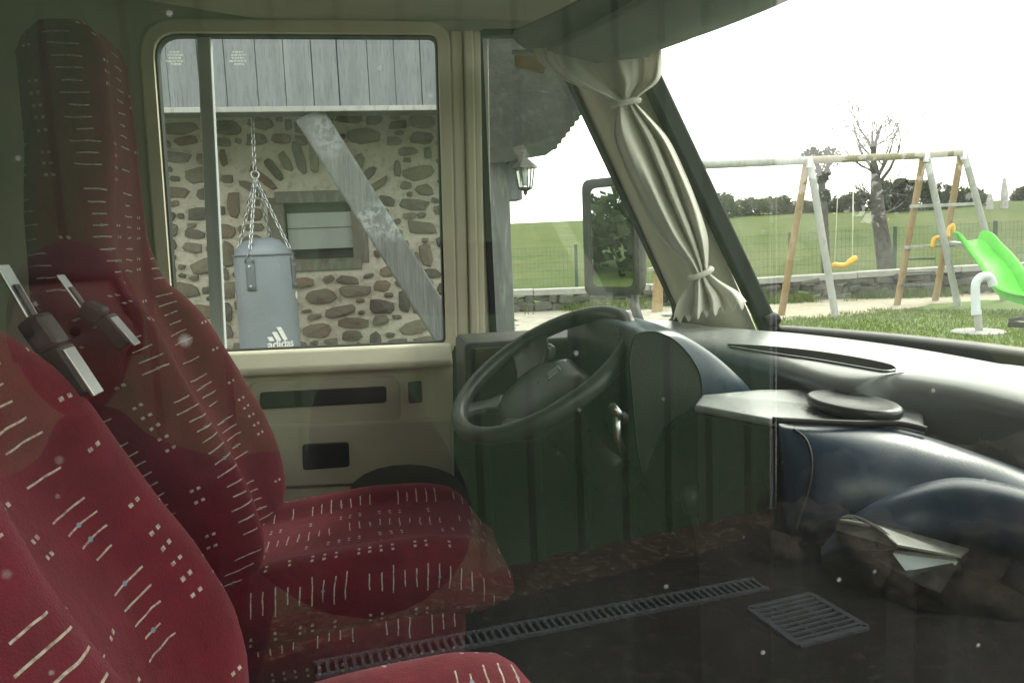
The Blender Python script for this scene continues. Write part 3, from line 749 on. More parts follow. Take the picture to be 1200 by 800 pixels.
# ------------------------------------------------------------------ seats
def uvset(o, rows_uv, n, m, wrap):
    """UV in metres for a grid mesh: rows_uv[i][k]"""
    me = o.data; lay = me.uv_layers.new(name='UVMap')
    for poly in me.polygons:
        ks = [v % n for v in poly.vertices]
        big = wrap and (max(ks) - min(ks) > n/2)
        for li in poly.loop_indices:
            v = me.loops[li].vertex_index
            if v >= n*m: lay.data[li].uv = (0, 0); continue
            i, k = divmod(v, n); u_, v_ = rows_uv[i][k]
            if big and k == 0: u_ = rows_uv[i][n-1][0]+.02
            lay.data[li].uv = (u_, v_)
def loft_seat(name, stations, parent, n=72, dep=.03, bol=.062, groove=.008):
    """stations: (centre, forward dir, width dir is Y, half width, half thickness, length coordinate, bolster factor)"""
    rows = []; uvs = []
    for (c, fwd, hw, th, ln, bf) in stations:
        row = []; ur = []; acc = 0; prev = None
        for k in range(n):
            a = 2*math.pi*k/n - math.pi/2
            cx, sx = math.cos(a), math.sin(a)
            # k=0 starts at the middle of the back
            y = hw*math.copysign(abs(cx)**.75, cx); d = th*math.copysign(abs(sx)**.6, sx)
            if sx > 0:
                s_ = abs(y)/max(hw, 1e-6)
                d += bf*(bol*sm(.42, .82, s_)*(1-.5*sm(.85, 1, s_)) - dep*(1-sm(.2, .7, s_)))
                d -= groove*bf*math.exp(-((s_-.50)/.035)**2)
            p = c+fwd*d+V((0, y, 0))
            p += fwd*noise.noise(p*7)*.006*(1 if sx > 0 else 0)
            if prev is not None: acc += (p-prev).length
            prev = p; row.append(p); ur.append(acc)
        mid = ur[n//2]
        rows.append(row); uvs.append([(u_-mid+.033, ln) for u_ in ur])
    mb = MB(); mb.grid(rows, True); m = len(rows)
    mb.add(rows[0], [tuple(range(n))]); mb.add(rows[-1], [tuple(range(n-1, -1, -1))])
    me = bpy.data.meshes.new(name); me.from_pydata(mb.v, [], mb.f); me.update()
    o = link(name, me, M['fabric'], parent, True); uvset(o, uvs, n, m, True)
    return o
def make_seat(root, ox, oy, zc, lean_tab, hw_tab, cush_len=.52, rot=0.0):
    """ox, oy: where backrest meets cushion; zc: cushion top height"""
    st = []; N_ = 44; ln = 0; prev = None
    top = lean_tab[-1][0]
    for i in range(N_):
        t_ = i/(N_-1); z = -.14+(top+.14)*t_
        x = interp(lean_tab, z); x2 = interp(lean_tab, z+.04); f = V((.04, 0, -(x2-x))).normalized()
        if z+.04 > top: f = st[-1][1]
        hw = interp(hw_tab, z); th = .075
        if z < 0: th *= .9
        cap = sm(top+.012, top-.045, z); th *= (1+.08*sm(.55, .75, z))*max(.55, cap**.5); hw *= .60+.40*cap**.5
        bf = sm(-.1, .08, z)*sm(.66, .40, z)+.12
        c = V((ox+x, oy, zc+z))
        if prev is not None: ln += (c-prev).length
        prev = c; st.append((c-f*.06, f, hw, th, ln, bf))
    loft_seat('backrest', st, root)
    st = []
    for i in range(26):
        t_ = i/25; x = -.06+(cush_len+.06)*t_
        z = -.085+.03*math.sin(t_*math.pi*.9)+.02*t_
        th = .085*(1-.10*t_); hw = .245-.02*t_
        nose = sm(1.0, .84, t_); th *= max(.25, nose**.5); hw *= max(.7, .7+.3*nose**.5)
        z -= .03*(1-nose)
        st.append((V((ox+x, oy, zc+z)), V((.06, 0, 1)).normalized(), hw, th, x, .55*sm(1.05, .7, t_)+.1))
    loft_seat('cushion', st, root, bol=.045, dep=.02)
    # valance of fabric hanging round the cushion
    loop = rounded([(ox-.04, oy-.23), (ox+cush_len-.10, oy-.215), (ox+cush_len-.10, oy+.215), (ox-.04, oy+.23)], .05)
    mb = MB(); n = len(loop); rows = []; uv = []
    for z, s_ in ((-.085, 1.0), (-.14, .99), (-.20, .97)):
        c = V((ox+cush_len/2-.05, oy)); rows.append([V((*(c+(V(p)-c)*s_), zc+z)) for p in loop]); uv.append([(z*1.0, i*.03) for i in range(n)])
    mb.grid(rows, True); o = mb.build('valance', M['fabric'], root, True, solid=.004)
    cum = [0]
    for a_, b_ in zip(loop, loop[1:]): cum.append(cum[-1]+(V(b_)-V(a_)).length)
    lay = o.data.uv_layers.new(name='UVMap')
    for l_ in o.data.loops:
        i, k = divmod(l_.vertex_index, n); lay.data[l_.index].uv = (uv[i][k][0]+.53, cum[k]+.3)
    mb = MB(); mb.box((ox+.17, oy, (zc-.20+.545)/2), (.34, .36, zc-.20-.545)); mb.build('pedestal', M['dark'], root, bevel=.02)
lean = [(-.14, .00), (.0, .005), (.14, -.02), (.22, -.045), (.36, -.110), (.54, -.180), (.66, -.185), (.80, -.178), (1.02, -.180)]
hwt = [(-.14, .19), (.0, .225), (.10, .255), (.22, .268), (.34, .262), (.44, .235), (.54, .195), (.64, .158), (.78, .118), (1.02, .092)]
ds = thing('driver_seat', 'high-backed red patterned seat by the far door, facing the steering wheel', 'seat', (-.25, 1.64, .545))
make_seat(ds, -.275, 1.64, 1.055, lean, hwt)
ps = thing('passenger_seat', 'red patterned seat nearest the passenger window, its back filling the lower left corner', 'seat', (-.2, .83, .545))
make_seat(ps, -.205, .80, 1.055, [(a, b*1.2) for a, b in lean], hwt, .46)
swv = Matrix.Rotation(R(9), 4, 'Z'); piv = V((-.15, .80, 0))
for ch in ps.children:                       # the passenger seat is swivelled a little on its pedestal
    ch.data.transform(Matrix.Translation(piv) @ swv @ Matrix.Translation(-piv))
# belt guides on the inner shoulders
def belt_guide(root, a0, a1, b0, b1, Y, wid):
    m_ = MB(); p0, p1 = P(*a0, Y=Y), P(*a1, Y=Y)
    m_.bar(p0, p1, .004, wid, V((0, 1, 0))); t_ = m_.build('belt_tongue', M['metal'], root, bevel=.0015)
    m_ = MB(); q = p0.lerp(p1, .4); m_.bar(p0.lerp(p1, .38)+V((.003, -.003, 0)), p1+V((.003, -.003, 0)), .004, wid*.45, V((0, 1, 0))); m_.build('tongue_slot', M['black'], t_)
    p2, p3 = P(*b0, Y=Y), P(*b1, Y=Y)
    m_ = MB(); m_.bar(p1, p2, .030, wid*1.25, V((0, 1, 0))); m_.build('belt_boot', M['black'], root, bevel=.006)
    m_ = MB(); m_.bar(p2, p3, .026, wid*1.5, V((0, 1, 0))); bk = m_.build('belt_buckle', M['black'], root, bevel=.004)
    m_ = MB(); s_ = (p3-p2).normalized(); m_.bar(p2+V((.015, -.004, 0)), p3+V((.015, -.004, 0)), .004, wid*1.1, V((0, 1, 0))); m_.build('buckle_face', M['metal'], bk, bevel=.001)
belt_guide(ps, (2, 310), (38, 372), (64, 408), (100, 462), .98, .030)
belt_guide(ds, (70, 322), (98, 360), (122, 372), (150, 404), 1.36, .030)

# ------------------------------------------------------------------ curtain on the far pillar
cu = thing('curtain', 'cream curtain tied twice against the far windscreen pillar', 'curtain', (.9, 2.1, 1.42))
crows = [((632, 56), (768, 58), .02, 0), ((640, 74), (769, 78), .022, .0), ((668, 94), (764, 96), .02, 0), ((700, 110), (750, 112), .014, .0), ((722, 121), (745, 120), .006, 0),
         ((722, 134), (756, 132), .012, 0), ((726, 160), (776, 162), .018, .01), ((738, 195), (795, 200), .022, .015), ((756, 235), (810, 238), .022, .015), ((778, 275), (822, 276), .018, .01), ((799, 305), (830, 302), .01, 0), ((812, 323), (830, 317), .006, 0),
         ((806, 336), (843, 329), .014, 0), ((801, 354), (858, 342), .02, 0), ((796, 374), (869, 355), .026, 0)]
NCOL = 76
ctrl = []
for (l, r_, amp, fwd_) in crows:
    row = []
    for k in range(NCOL):
        s_ = k/(NCOL-1)
        mg = 7 if amp >= .018 else 0; x = lerp(l[0]-mg, r_[0]+mg, s_); y = lerp(l[1], r_[1], s_)
        ph = s_*2*math.pi*2.9+1.7*math.sin(s_*6.3+len(ctrl)*.22)+.8*noise.noise(V((s_*5, len(ctrl)*.5, 0)))
        pl = 1.35*amp*(math.sin(ph)+.35*math.sin(2.3*ph+1))-fwd_*math.sin(s_*math.pi)
        row.append(P(x, y, Y=1.995+pl))
    ctrl.append(row)
cols = [spline([ctrl[i][k] for i in range(len(ctrl))], 5) for k in range(NCOL)]
rows = [[cols[k][i] for k in range(NCOL)] for i in range(len(cols[0]))]
# ragged hem
for k in range(NCOL):
    rows[-1][k] = rows[-1][k]+V((0, 0, .012*math.sin(k*.7)-.006))
mb = MB(); mb.grid(rows); mb.build('drape', M['curtain'], cu, True, solid=.0025, subsurf=1)
for (a, b) in (((719, 124), (748, 118)), ((809, 326), (833, 315))):
    p0, p1 = P(*a, Y=1.99), P(*b, Y=1.99); c = (p0+p1)/2; d = (p1-p0)/2; e = V((0, .022, 0))
    mb = MB(); mb.tube([c+d*math.cos(2*math.pi*k/20)+e*math.sin(2*math.pi*k/20) for k in range(20)], .008, 8, True); mb.build('tie_band', M['curtain'], cu, True)
mb = MB(); mb.tube([P(600, 62, Y=2.10), P(690, 62, Y=2.06), P(765, 64, Y=2.0)], .007, 8); mb.build('curtain_rail', M['alu'], cu, True)
mb = MB(); mb.prism([P(604, 58, Y=2.12), P(645, 58, Y=2.12), P(638, 86, Y=2.12), P(604, 78, Y=2.12)], (0, .02, 0)); mb.build('rail_block', plain('varnished_block', (.30, .19, .08), .5), cu, bevel=.002)

# ------------------------------------------------------------------ exterior mirror on the far side
mn = V((-.80, -.60, 0)); ms = V((.60, -.80, 0))   # facing, sideways
mc = P(714, 278, Y=2.62)
hx = .115; hz = .20
loop = rounded([(-hx, -hz), (hx, -hz), (hx, hz), (-hx, hz)], .035)
rows = []
for s_, d in ((.02, -.006), (.72, -.006), (.80, .0), (.93, .004), (1.0, -.004), (1.0, -.02), (.96, -.05), (.80, -.085), (.02, -.095)):
    rows.append([mc+ms*p[0]*s_+V((0, 0, p[1]*s_))+mn*d for p in loop])
mb = MB(); mb.grid(rows, True); mh = mb.build('wing_mirror', M['black'], van, True, split=45)
mb = MB(); mb.add([mc+ms*(p[0]*.74+.012)+V((0, 0, p[1]*.84))+mn*.0035 for p in loop], [tuple(range(len(loop)))]); mb.build('mirror_glass', M['mirror'], mh)
mb = MB(); a = P(741, 238, Y=2.62); b = P(744, 360, Y=2.55); mb.tube([a, a.lerp(b, .5), b, P(752, 385, Y=2.4)], .016, 10); mb.build('mirror_arm', M['black'], mh, True)
mb = MB(); mb.lathe([(.001, -.02), (.03, -.018), (.034, 0), (.03, .018), (.001, .02)], 16, P(748, 285, Y=2.6), Matrix.Rotation(R(75), 3, 'Y')); mb.build('mirror_joint', M['black'], mh, True, split=40)

# ================================================================== the house beyond the door window
HY, WYY = 4.55, 5.35
house = thing('stone_house', 'rubble stone house with grey planked upper wall and open porch', 'house', (-1, WYY, 0))
def hp_(px, py, Y=HY): return P(px, py, Y=Y)
zb = hp_(380, 131).z          # underside of the planked wall
pw_x0, pw_x1 = hp_(60, 100).x-2.5, hp_(572, 100).x
mb = MB(); x = pw_x0; k = 0
while x < pw_x1-.01:
    w = min(random.choice((.135, .145, .155, .16)), pw_x1-x)
    dy = random.uniform(0, .010)
    mb.box((x+w/2, HY+dy, (zb+4.6)/2), (w-.004, .024, 4.6-zb+random.uniform(-.004, .004)), Matrix.Rotation(R(random.uniform(-.12, .12)), 3, 'Y')); x += w
mb.build('plank_wall', M['plank'], house, bevel=.002)
mb = MB(); mb.box(((pw_x0+pw_x1)/2, HY+.045, (zb+4.65)/2), (pw_x1-pw_x0, .03, 4.6-zb-.05)); mb.build('backing_boards', M['post'], house)
mb = MB(); mb.box(((pw_x0+pw_x1)/2, HY-.016, zb+.012), (pw_x1-pw_x0, .018, .028)); mb.build('drip_board', M['palewood'], house, bevel=.003)
mb = MB(); mb.box(((pw_x0+pw_x1)/2, HY+.10, zb+.10), (pw_x1-pw_x0, .14, .20)); mb.build('lintel_beam', M['oldbeam'], house, bevel=.01)
mb = MB(); mb.box(((pw_x0+pw_x1)/2, (HY+.17+WYY)/2, zb+.25), (pw_x1-pw_x0, WYY-HY-.17, .05)); mb.build('porch_ceiling', M['wood'], house)
# rubble wall: mortar body with irregular stones bedded in it
WX0, WX1 = hp_(150, 300, WYY).x-1.6, hp_(571, 300, WYY).x
wnd = [hp_(322, 232, WYY), hp_(424, 308, WYY)]
wx0, wx1, wz1, wz0 = wnd[0].x, wnd[1].x, wnd[0].z, wnd[1].z
body = plate('stone_wall', [(WX0, -.05), (WX1, -.05), (WX1, zb+.3), (WX0, zb+.3)], [[(wx0, wz0), (wx1, wz0), (wx1, wz1), (wx0, wz1)]], lambda a, b: V((a, WYY, b)), (0, .4, 0), M['mortar'], house)
mb = MB(); vals = []
def stone(cx, cz, w, h, tilt=0, lift=.030):
    n = random.randint(7, 10); s0 = random.random(); b = len(mb.v)
    ph = random.uniform(0, 6.28); outer_ = []
    for k in range(n):
        a = 2*math.pi*k/n+ph+random.uniform(-.2, .2)
        ex = math.copysign(abs(math.cos(a))**.68, math.cos(a)); ez = math.copysign(abs(math.sin(a))**.68, math.sin(a))
        rr = random.uniform(.84, 1.10); x_, z_ = ex*w/2*rr, ez*h/2*rr
        outer_.append((cx+x_*math.cos(tilt)-z_*math.sin(tilt), cz+x_*math.sin(tilt)+z_*math.cos(tilt)))
    lf = lift*random.uniform(.5, 1.2)
    for q in outer_: mb.v.append((q[0], WYY+.01, q[1]))
    for q in outer_: mb.v.append((cx+(q[0]-cx)*.88, WYY-lf*random.uniform(.6, 1), cz+(q[1]-cz)*.86))
    mb.v.append((cx+random.uniform(-.2, .2)*w, WYY-lf*1.25, cz+random.uniform(-.2, .2)*h)); c_ = len(mb.v)-1
    for k in range(n):
        j = (k+1) % n
        mb.f.append((b+k, b+j, b+n+j, b+n+k)); vals.append(s0); mb.f.append((b+n+k, b+n+j, c_)); vals.append(s0)
ax_, az_ = (wx0+wx1)/2, wz1-.05
random.seed(17); placed = []; cells = {}
def fits(cx, cz, w, h, gap):
    ci, cj = int(cx/.35), int(cz/.35)
    for i_ in (-1, 0, 1):
        for j_ in (-1, 0, 1):
            for (x_, z_, w_, h_) in cells.get((ci+i_, cj+j_), ()):
                if abs(cx-x_) < (w+w_)/2+gap and abs(cz-z_) < (h+h_)/2+gap*.8: return False
    return True
for (lo_w, hi_w, lo_h, hi_h, tries) in ((.16, .24, .080, .112, 900), (.12, .18, .060, .090, 9000), (.08, .12, .045, .070, 16000), (.045, .08, .030, .045, 16000)):
    for q_ in range(tries):
        w, h = random.uniform(lo_w, hi_w), random.uniform(lo_h, hi_h)
        if random.random() < .12: w, h = h, w
        cx, cz = random.uniform(WX0, WX1-.1), random.uniform(.9, zb+.1)
        if wx0-.07-w/2 < cx < wx1+.07+w/2 and wz0-.07-h/2 < cz < wz1+.09+h/2: continue
        if abs(cx-ax_) < .50+w/2 and wz1-.02 < cz < wz1+.34: continue
        if not fits(cx, cz, w*.94, h*.94, .006): continue
        cells.setdefault((int(cx/.35), int(cz/.35)), []).append((cx, cz, w*.94, h*.94)); stone(cx, cz, w, h, random.gauss(0, .10))
for k in range(11):                                    # relieving arch over the small window
    a = R(lerp(148, 32, k/10)); rr = .43
    stone(ax_+rr*1.05*math.cos(a), wz1-.17+rr*math.sin(a), .050+random.uniform(0, .028), random.uniform(.15, .23), a-math.pi/2)
so = mb.build('bedded_stone', M['stone'], body); shade_attr(so, vals); so['kind'] = 'stuff'
fr_ = MB()
for a, b in (((wx0, wz0), (wx1, wz0)), ((wx0, wz1), (wx1, wz1)), ((wx0, wz0), (wx0, wz1)), ((wx1, wz0), (wx1, wz1))):
    fr_.bar(V((a[0], WYY+.03, a[1])), V((b[0], WYY+.03, b[1])), .10, .075, V((0, 1, 0)) if False else V((0, 0, 1)))
wn = fr_.build('window', M['frame'], house, bevel=.004)
mb = MB(); a, b = hp_(335, 250, WYY), hp_(414, 290, WYY); mb.box(((a.x+b.x)/2, WYY+.06, (a.z+b.z)/2), (b.x-a.x, .03, a.z-b.z)); mb.build('blind', M['blind'], wn, bevel=.002); mb = MB(); mb.box(((a.x+b.x)/2, WYY+.043, a.z-(a.z-b.z)*.42), (b.x-a.x, .006, .008)); mb.build('blind_bar', M['frame'], wn)
mb = MB(); mb.box(((wx0+wx1)/2, WYY+.12, (wz0+wz1)/2), (wx1-wx0, .02, wz1-wz0)); mb.build('dark_pane', M['black'], wn)
# post and brace
mb = MB(); mb.prism([hp_(568, 36), hp_(590, 36), hp_(607, 470), hp_(578, 470)], (0, .16, 0)); mb.prism([hp_(578, 470), hp_(607, 470), V((hp_(607, 470).x, HY, -.02)), V((hp_(578, 470).x, HY, -.02))], (0, .16, 0)); mb.build('corner_post', M['post'], house, bevel=.01)
mb = MB(); b0, b1 = hp_(362, 134, HY+.07), hp_(592, 500, HY+.07); mb.bar(b0, b1, .11, .165, V((0, 0, 1))); mb.build('timber_brace', M['oldbeam'], house, bevel=.012)
# gable eave with a wavy tiled verge
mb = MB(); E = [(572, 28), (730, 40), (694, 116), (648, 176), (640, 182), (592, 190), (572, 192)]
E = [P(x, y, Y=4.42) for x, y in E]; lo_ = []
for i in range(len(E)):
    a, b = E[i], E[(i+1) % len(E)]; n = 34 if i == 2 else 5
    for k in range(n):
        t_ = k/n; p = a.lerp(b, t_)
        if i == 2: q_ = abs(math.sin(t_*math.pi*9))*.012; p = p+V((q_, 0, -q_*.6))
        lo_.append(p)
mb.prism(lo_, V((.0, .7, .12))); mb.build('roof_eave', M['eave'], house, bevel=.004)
mb = MB(); mb.bar(V((pw_x1+.09, HY+.10, 1.9)), V((pw_x1+.09, HY+.10, 4.4)), .17, .17); mb.build('gable_boards', M['plank'], house, bevel=.004)

# punching bag
bt, bb = P(311, 296, Y=4.80), P(317, 430, Y=4.80)
bag = thing('punching_bag', 'grey punching bag hanging on chains in front of the stone wall', 'punching bag', (bb.x, 4.80, .6))
rb = .168; bx, bz = (bt.x+bb.x)/2, bt.z
prof = [(.05, bz+.085), (.10, bz+.07), (.145, bz+.03), (rb-.006, bz), (rb, bz-.03), (rb+.002, bz-.3), (rb+.004, bz-.7), (rb+.003, bz-.92), (rb-.02, bz-.96), (.02, bz-.97)]
mb = MB(); mb.lathe(prof, 40, (bx, 4.80, 0)); mb.build('bag_body', M['bag'], bag, True, split=50)
mb = MB(); mb.tube([V((bx+(rb+.003)*math.cos(2*math.pi*k/40), 4.80+(rb+.003)*math.sin(2*math.pi*k/40), bz-.012)) for k in range(40)], .005, 6, True); mb.build('top_seam', M['bagdark'], bag, True)
hook = P(299, 205, Y=4.80); top_ = V((P(296, 128, Y=4.80).x, 4.80, zb+.22))
def chain(mbx, a, b, lw=.026, wire=.0045):
    n = max(2, int((b-a).length/(lw*1.35))); d = (b-a).normalized(); s1 = d.orthogonal().normalized(); s2 = d.cross(s1)
    for k in range(n):
        c = a.lerp(b, (k+.5)/n); s_ = s1 if k % 2 else s2
        mbx.tube([c+d*(lw*.95*math.cos(t_))+s_*(lw*.42*math.sin(t_)) for t_ in [2*math.pi*q/10 for q in range(10)]], wire, 5, True)
mb = MB(); chain(mb, top_, hook+V((0, 0, .02))); mb.build('hanging_chain', M['steel'], bag, True)
mb = MB(); mb.tube([hook+V((.022*math.cos(t_), 0, .022*math.sin(t_))) for t_ in [2*math.pi*q/16 for q in range(16)]], .006, 6, True); mb.build('swivel_ring', M['steel'], bag, True)
for ang in (250, 345, 160, 75):
    a = R(ang); e = V((bx+rb*.93*math.cos(a), 4.80+rb*.93*math.sin(a), bz+.02))
    mb = MB(); chain(mb, hook-V((0, 0, .02)), e, .022, .004); mb.build('bag_chain', M['steel'], bag, True)
    e2 = V((bx+(rb+.008)*math.cos(a), 4.80+(rb+.008)*math.sin(a), bz))
    t2 = V((-math.sin(a), math.cos(a), 0))
    mb = MB(); mb.tube([e2+V((0, 0, .0)), e2+t2*.028-V((0, 0, .05)), e2-t2*.028-V((0, 0, .05))], .004, 6, True); st = mb.build('d_ring', M['steel'], bag, True)
    rows = []
    for z in (-.035, -.1, -.18, -.21):
        rows.append([V((bx+(rb+.005)*math.cos(a+t_), 4.80+(rb+.005)*math.sin(a+t_), bz+z)) for t_ in (-.15, -.05, .05, .15)])
    mb = MB(); mb.grid(rows); mb.build('bag_strap', M['bagdark'], bag, True, solid=.006)
    mb = MB()
    for z in (-.075, -.185):
        mb = MB(); mb.lathe([(.001, 0), (.008, .001), (.008, .004), (.001, .005)], 10, V((bx+(rb+.008)*math.cos(a), 4.80+(rb+.008)*math.sin(a), bz+z)), Matrix.Rotation(a, 3, 'Z') @ Matrix.Rotation(R(90), 3, 'Y')); mb.build('strap_rivet', M['steel'], bag)
# printed three-bar mark and lettering, wrapped on the bag
def on_bag(u_, z, r_=rb+.0085):
    a = R(276)+u_/rb
    return V((bx+r_*math.cos(a), 4.80+r_*math.sin(a), z))
fc = bpy.data.curves.new('t', 'FONT'); fc.body = 'adidas'; fc.size = .092; fc.resolution_u = 3; fc.space_character = .92; fc.offset = .0016
fo = bpy.data.objects.new('t', fc); COL.objects.link(fo); bpy.context.view_layer.update()
me = bpy.data.meshes.new_from_object(fo.evaluated_get(bpy.context.evaluated_depsgraph_get())); bpy.data.objects.remove(fo)
bm = bmesh.new(); bm.from_mesh(me)
bmesh.ops.subdivide_edges(bm, edges=[e for e in bm.edges if e.calc_length() > .03], cuts=2)
xs = [v.co.x for v in bm.verts]; x0, x1 = min(xs), max(xs)
LZ = P(333, 407, Y=4.64).z; LW = .150; LU = .062
for v in bm.verts: v.co = on_bag(LU+(v.co.x-x0)/(x1-x0)*LW-LW/2, LZ+v.co.y*LW/(x1-x0))
bm.to_mesh(me); bm.free(); link('brand_lettering', me, M['white'], bag)
mb = MB()
for k in range(3):
    u_ = LU-.050+.037*k; hgt = .024+.026*k; w = .026
    zz = LZ+.042; sl2 = -.5
    def q(du, dz): return on_bag(u_+du-dz*.45, zz+dz)
    rows = []
    for d_ in [i/5 for i in range(6)]:
        rows.append([q(-w/2+w*s_, hgt*d_ + (1-s_)*(-.0)) if d_ else on_bag(u_-w/2+w*s_, zz) for s_ in (0, .5, 1)])
    mb.grid(rows)
mb.build('brand_mark', M['white'], bag, solid=.0005)
for ang in (190, 352):
    a = R(ang); mb = MB(); rows = []
    for rr in (.0, .012, .022): rows.append([V((bx+(rb+.004)*math.cos(a+rr*math.cos(t_)/rb), 4.80+(rb+.004)*math.sin(a+rr*math.cos(t_)/rb), bz-.25+rr*1.1*math.sin(t_))) for t_ in [2*math.pi*q_/16 for q_ in range(16)]])
    mb.grid(rows, True); mb.build('side_badge', M['white'], bag, solid=.001)

# wall lantern on its bracket
lz = P(614, 180, Y=4.42)
lan = thing('wall_lantern', 'black hanging lantern on a scrolled bracket at the corner post', 'lantern', lz)
mb = MB(); mb.tube(spline([P(594, 192, Y=4.50), P(602, 184, Y=4.45), lz+V((0, 0, .01)), lz+V((.0, 0, -.02))], 5), .007, 6); mb.build('bracket', M['black'], lan, True)
k_ = .0048; c = P(615, 205, Y=4.42)
rot = Matrix.Identity(3)
mb = MB(); mb.lathe([(.004, .125), (.012, .11), (.014, .095), (.075, .045), (.078, .036), (.06, .034), (.004, .05)], 6, c, rot); mb.build('lantern_cap', M['black'], lan)
mb = MB(); mb.lathe([(.035, -.075), (.040, -.068), (.040, -.078), (.012, -.09), (.010, -.105), (.001, -.115)], 6, c, rot)
for k in range(6):
    a = math.pi/3*k; mb.bar(c+V((.055*math.cos(a), .055*math.sin(a), .036)), c+V((.038*math.cos(a), .038*math.sin(a), -.072)), .007)
mb.build('cage', M['black'], lan)
mb = MB(); mb.lathe([(.050, .034), (.034, -.068)], 6, c, rot); mb.build('lantern_glass', M['far_glass'], lan)
mb = MB(); mb.lathe([(.010, -.06), (.012, -.01), (.018, .0), (.016, .03), (.004, .04)], 10, c); mb.build('bulb', M['paper'], lan, True)

# ================================================================== the garden
# low wall with a pale coping
gw = thing('garden_wall', 'low dry stone wall with pale concrete coping along the field edge', 'wall', G(800, 352))
DW = 14.6
wl = []
for px, py in ((560, 345), (690, 340), (760, 336), (880, 329), (1000, 322), (1120, 315), (1300, 306)):
    wl.append(P(px, py, D=DW))
mb = MB()
for a, b in zip(wl, wl[1:]):
    n = max(1, int((b-a).length/1.0))
    for k in range(n):
        p, q = a.lerp(b, k/n), a.lerp(b, (k+1)/n); dz = V((0, 0, random.uniform(-.01, .01)))
        e = (q-p).normalized()*.006; mb.bar(p+e+dz, q-e+dz, .36, .11)
mb.build('coping', M['concrete'], gw, bevel=.012)
mb = MB(); vals = []
for a, b in zip(wl, wl[1:]):
    L = (b-a).length; d = (b-a).normalized(); s_ = V((d.y, -d.x, 0))
    if s_.dot(CAM-a) < 0: s_ = -s_
    zt = 0; z = -.06
    while zt < .56:
        h = random.uniform(.06, .16); x = 0
        while x < L:
            w = random.uniform(.10, .38); p = a+d*(x+w/2)+V((0, 0, z-zt-h/2+random.uniform(-.035, .035)))+s_*(.04+random.uniform(-.07, .05))
            rot = Matrix.Rotation(math.atan2(d.y, d.x)+random.uniform(-.3, .3), 3, 'Z') @ Matrix.Rotation(random.uniform(-.22, .22), 3, 'Y') @ Matrix.Rotation(random.uniform(-.2, .2), 3, 'X')
            mb.box(p, (w*1.05, .26, h*1.12*random.uniform(.8, 1.1)), rot); x += w
        zt += h
mb.build('wall_body', M['drywall'], gw, bevel=.035)
mb2 = MB(); vals2 = []
for i in range(5200):
    a, b = random.choice(list(zip(wl, wl[1:]))); p = a.lerp(b, random.random()); q = p+(CAM-p).normalized()*random.uniform(.15, .75)
    q.z = H(q.x, q.y)
    if noise.noise(V((q.x*1.1, q.y*1.1, 4))) < .02: continue
    h = random.uniform(.05, .26); w_ = random.uniform(.006, .016); t = random.uniform(0, 6.28); k = len(mb2.v)
    mb2.v += [(q.x-math.cos(t)*w_, q.y-math.sin(t)*w_, q.z-.02), (q.x+math.cos(t)*w_, q.y+math.sin(t)*w_, q.z-.02), (q.x+random.gauss(0, .07), q.y+random.gauss(0, .07), q.z+h)]
    mb2.f.append((k, k+1, k+2)); vals2.append(random.random()*.6)
o = mb2.build('weeds', M['blade']); shade_attr(o, vals2); tag(o, 'straggly weeds along the foot of the garden wall', 'weeds', kind='stuff')
# wire fence on the wall
wf = thing('wire_fence', 'green wire mesh fence on posts along the top of the low wall', 'fence', G(676, 340))
fl = [P(px, py-3, D=DW+.25) for px, py in ((560, 345), (690, 340), (760, 336), (880, 329), (1000, 322), (1120, 315), (1300, 306))]
FH = .80
M['wire'] = plain('green_wire', (.028, .055, .035), .5, .1)
mb = MB()
for a, b in zip(fl, fl[1:]):
    L = (b-a).length; n = int(L/.075)
    for k in range(n):
        p = a.lerp(b, k/n); mb.bar(p, p+V((0, 0, FH)), .0026)
    for k in range(6):
        z = V((0, 0, .05+(FH-.08)*k/5)); mb.bar(a+z, b+z, .004)
mb.build('wire_mesh', M['wire'], wf)
for px in (676, 800, 926, 1048, 1165):
    y0 = interp([(560, 345), (690, 340), (760, 336), (880, 329), (1000, 322), (1120, 315), (1300, 306)], px)
    p = P(px, y0-2, D=DW+.25); mb = MB(); mb.bar(p-V((0, 0, .3)), p+V((0, 0, FH+.03)), .055); mb.build('post', M['wire'], wf, bevel=.006)

# swing frame
sw = thing('swing_set', 'wooden A-frame swing set with a long round top beam', 'swing set', G(960, 356))
A1, A2, A3 = P(946, 188, D=11.5), P(1083, 182, D=12.3), P(1127, 179, D=12.75)
A0 = A1+(A1-A2)*1.25
mb = MB(); mb.tube([A0, A0.lerp(A1, .995)], .058, 14); mb.build('top_beam', M['palewood'], sw, True, split=40)
mb = MB(); mb.tube([A1, A2, A3+(A3-A2).normalized()*.08], .055, 14); mb.build('top_beam', M['swingwood'], sw, True, split=40)
def leg(a, px, py, mat, d):
    g_ = P(px, py, D=d); g_.z = H(g_.x, g_.y)-.03
    m_ = MB(); m_.tube([a+V((0, 0, .03)), g_], .052, 12); return m_.build('leg', mat, sw, True, split=40), g_
l1, _ = leg(A1, 915, 352, M['brownpole'], 12.0)
leg(A1+V((.03, 0, 0)), 980, 357, M['palewood'], 11.4)
_, g2a = leg(A2, 1051, 343, M['brownpole'], 12.9)
_, g2b = leg(A2+V((.03, 0, 0)), 1124, 342, M['palewood'], 12.3)
_, g3a = leg(A3, 1096, 335, M['brownpole'], 13.4)
_, g3b = leg(A3+V((.03, 0, 0)), 1178, 337, M['palewood'], 12.9)
for a in (A1, A2, A3):
    mb = MB(); mb.box(a+V((0, 0, -.03)), (.07, .15, .16)); mb.build('bracket', M['alu'], sw, bevel=.004)
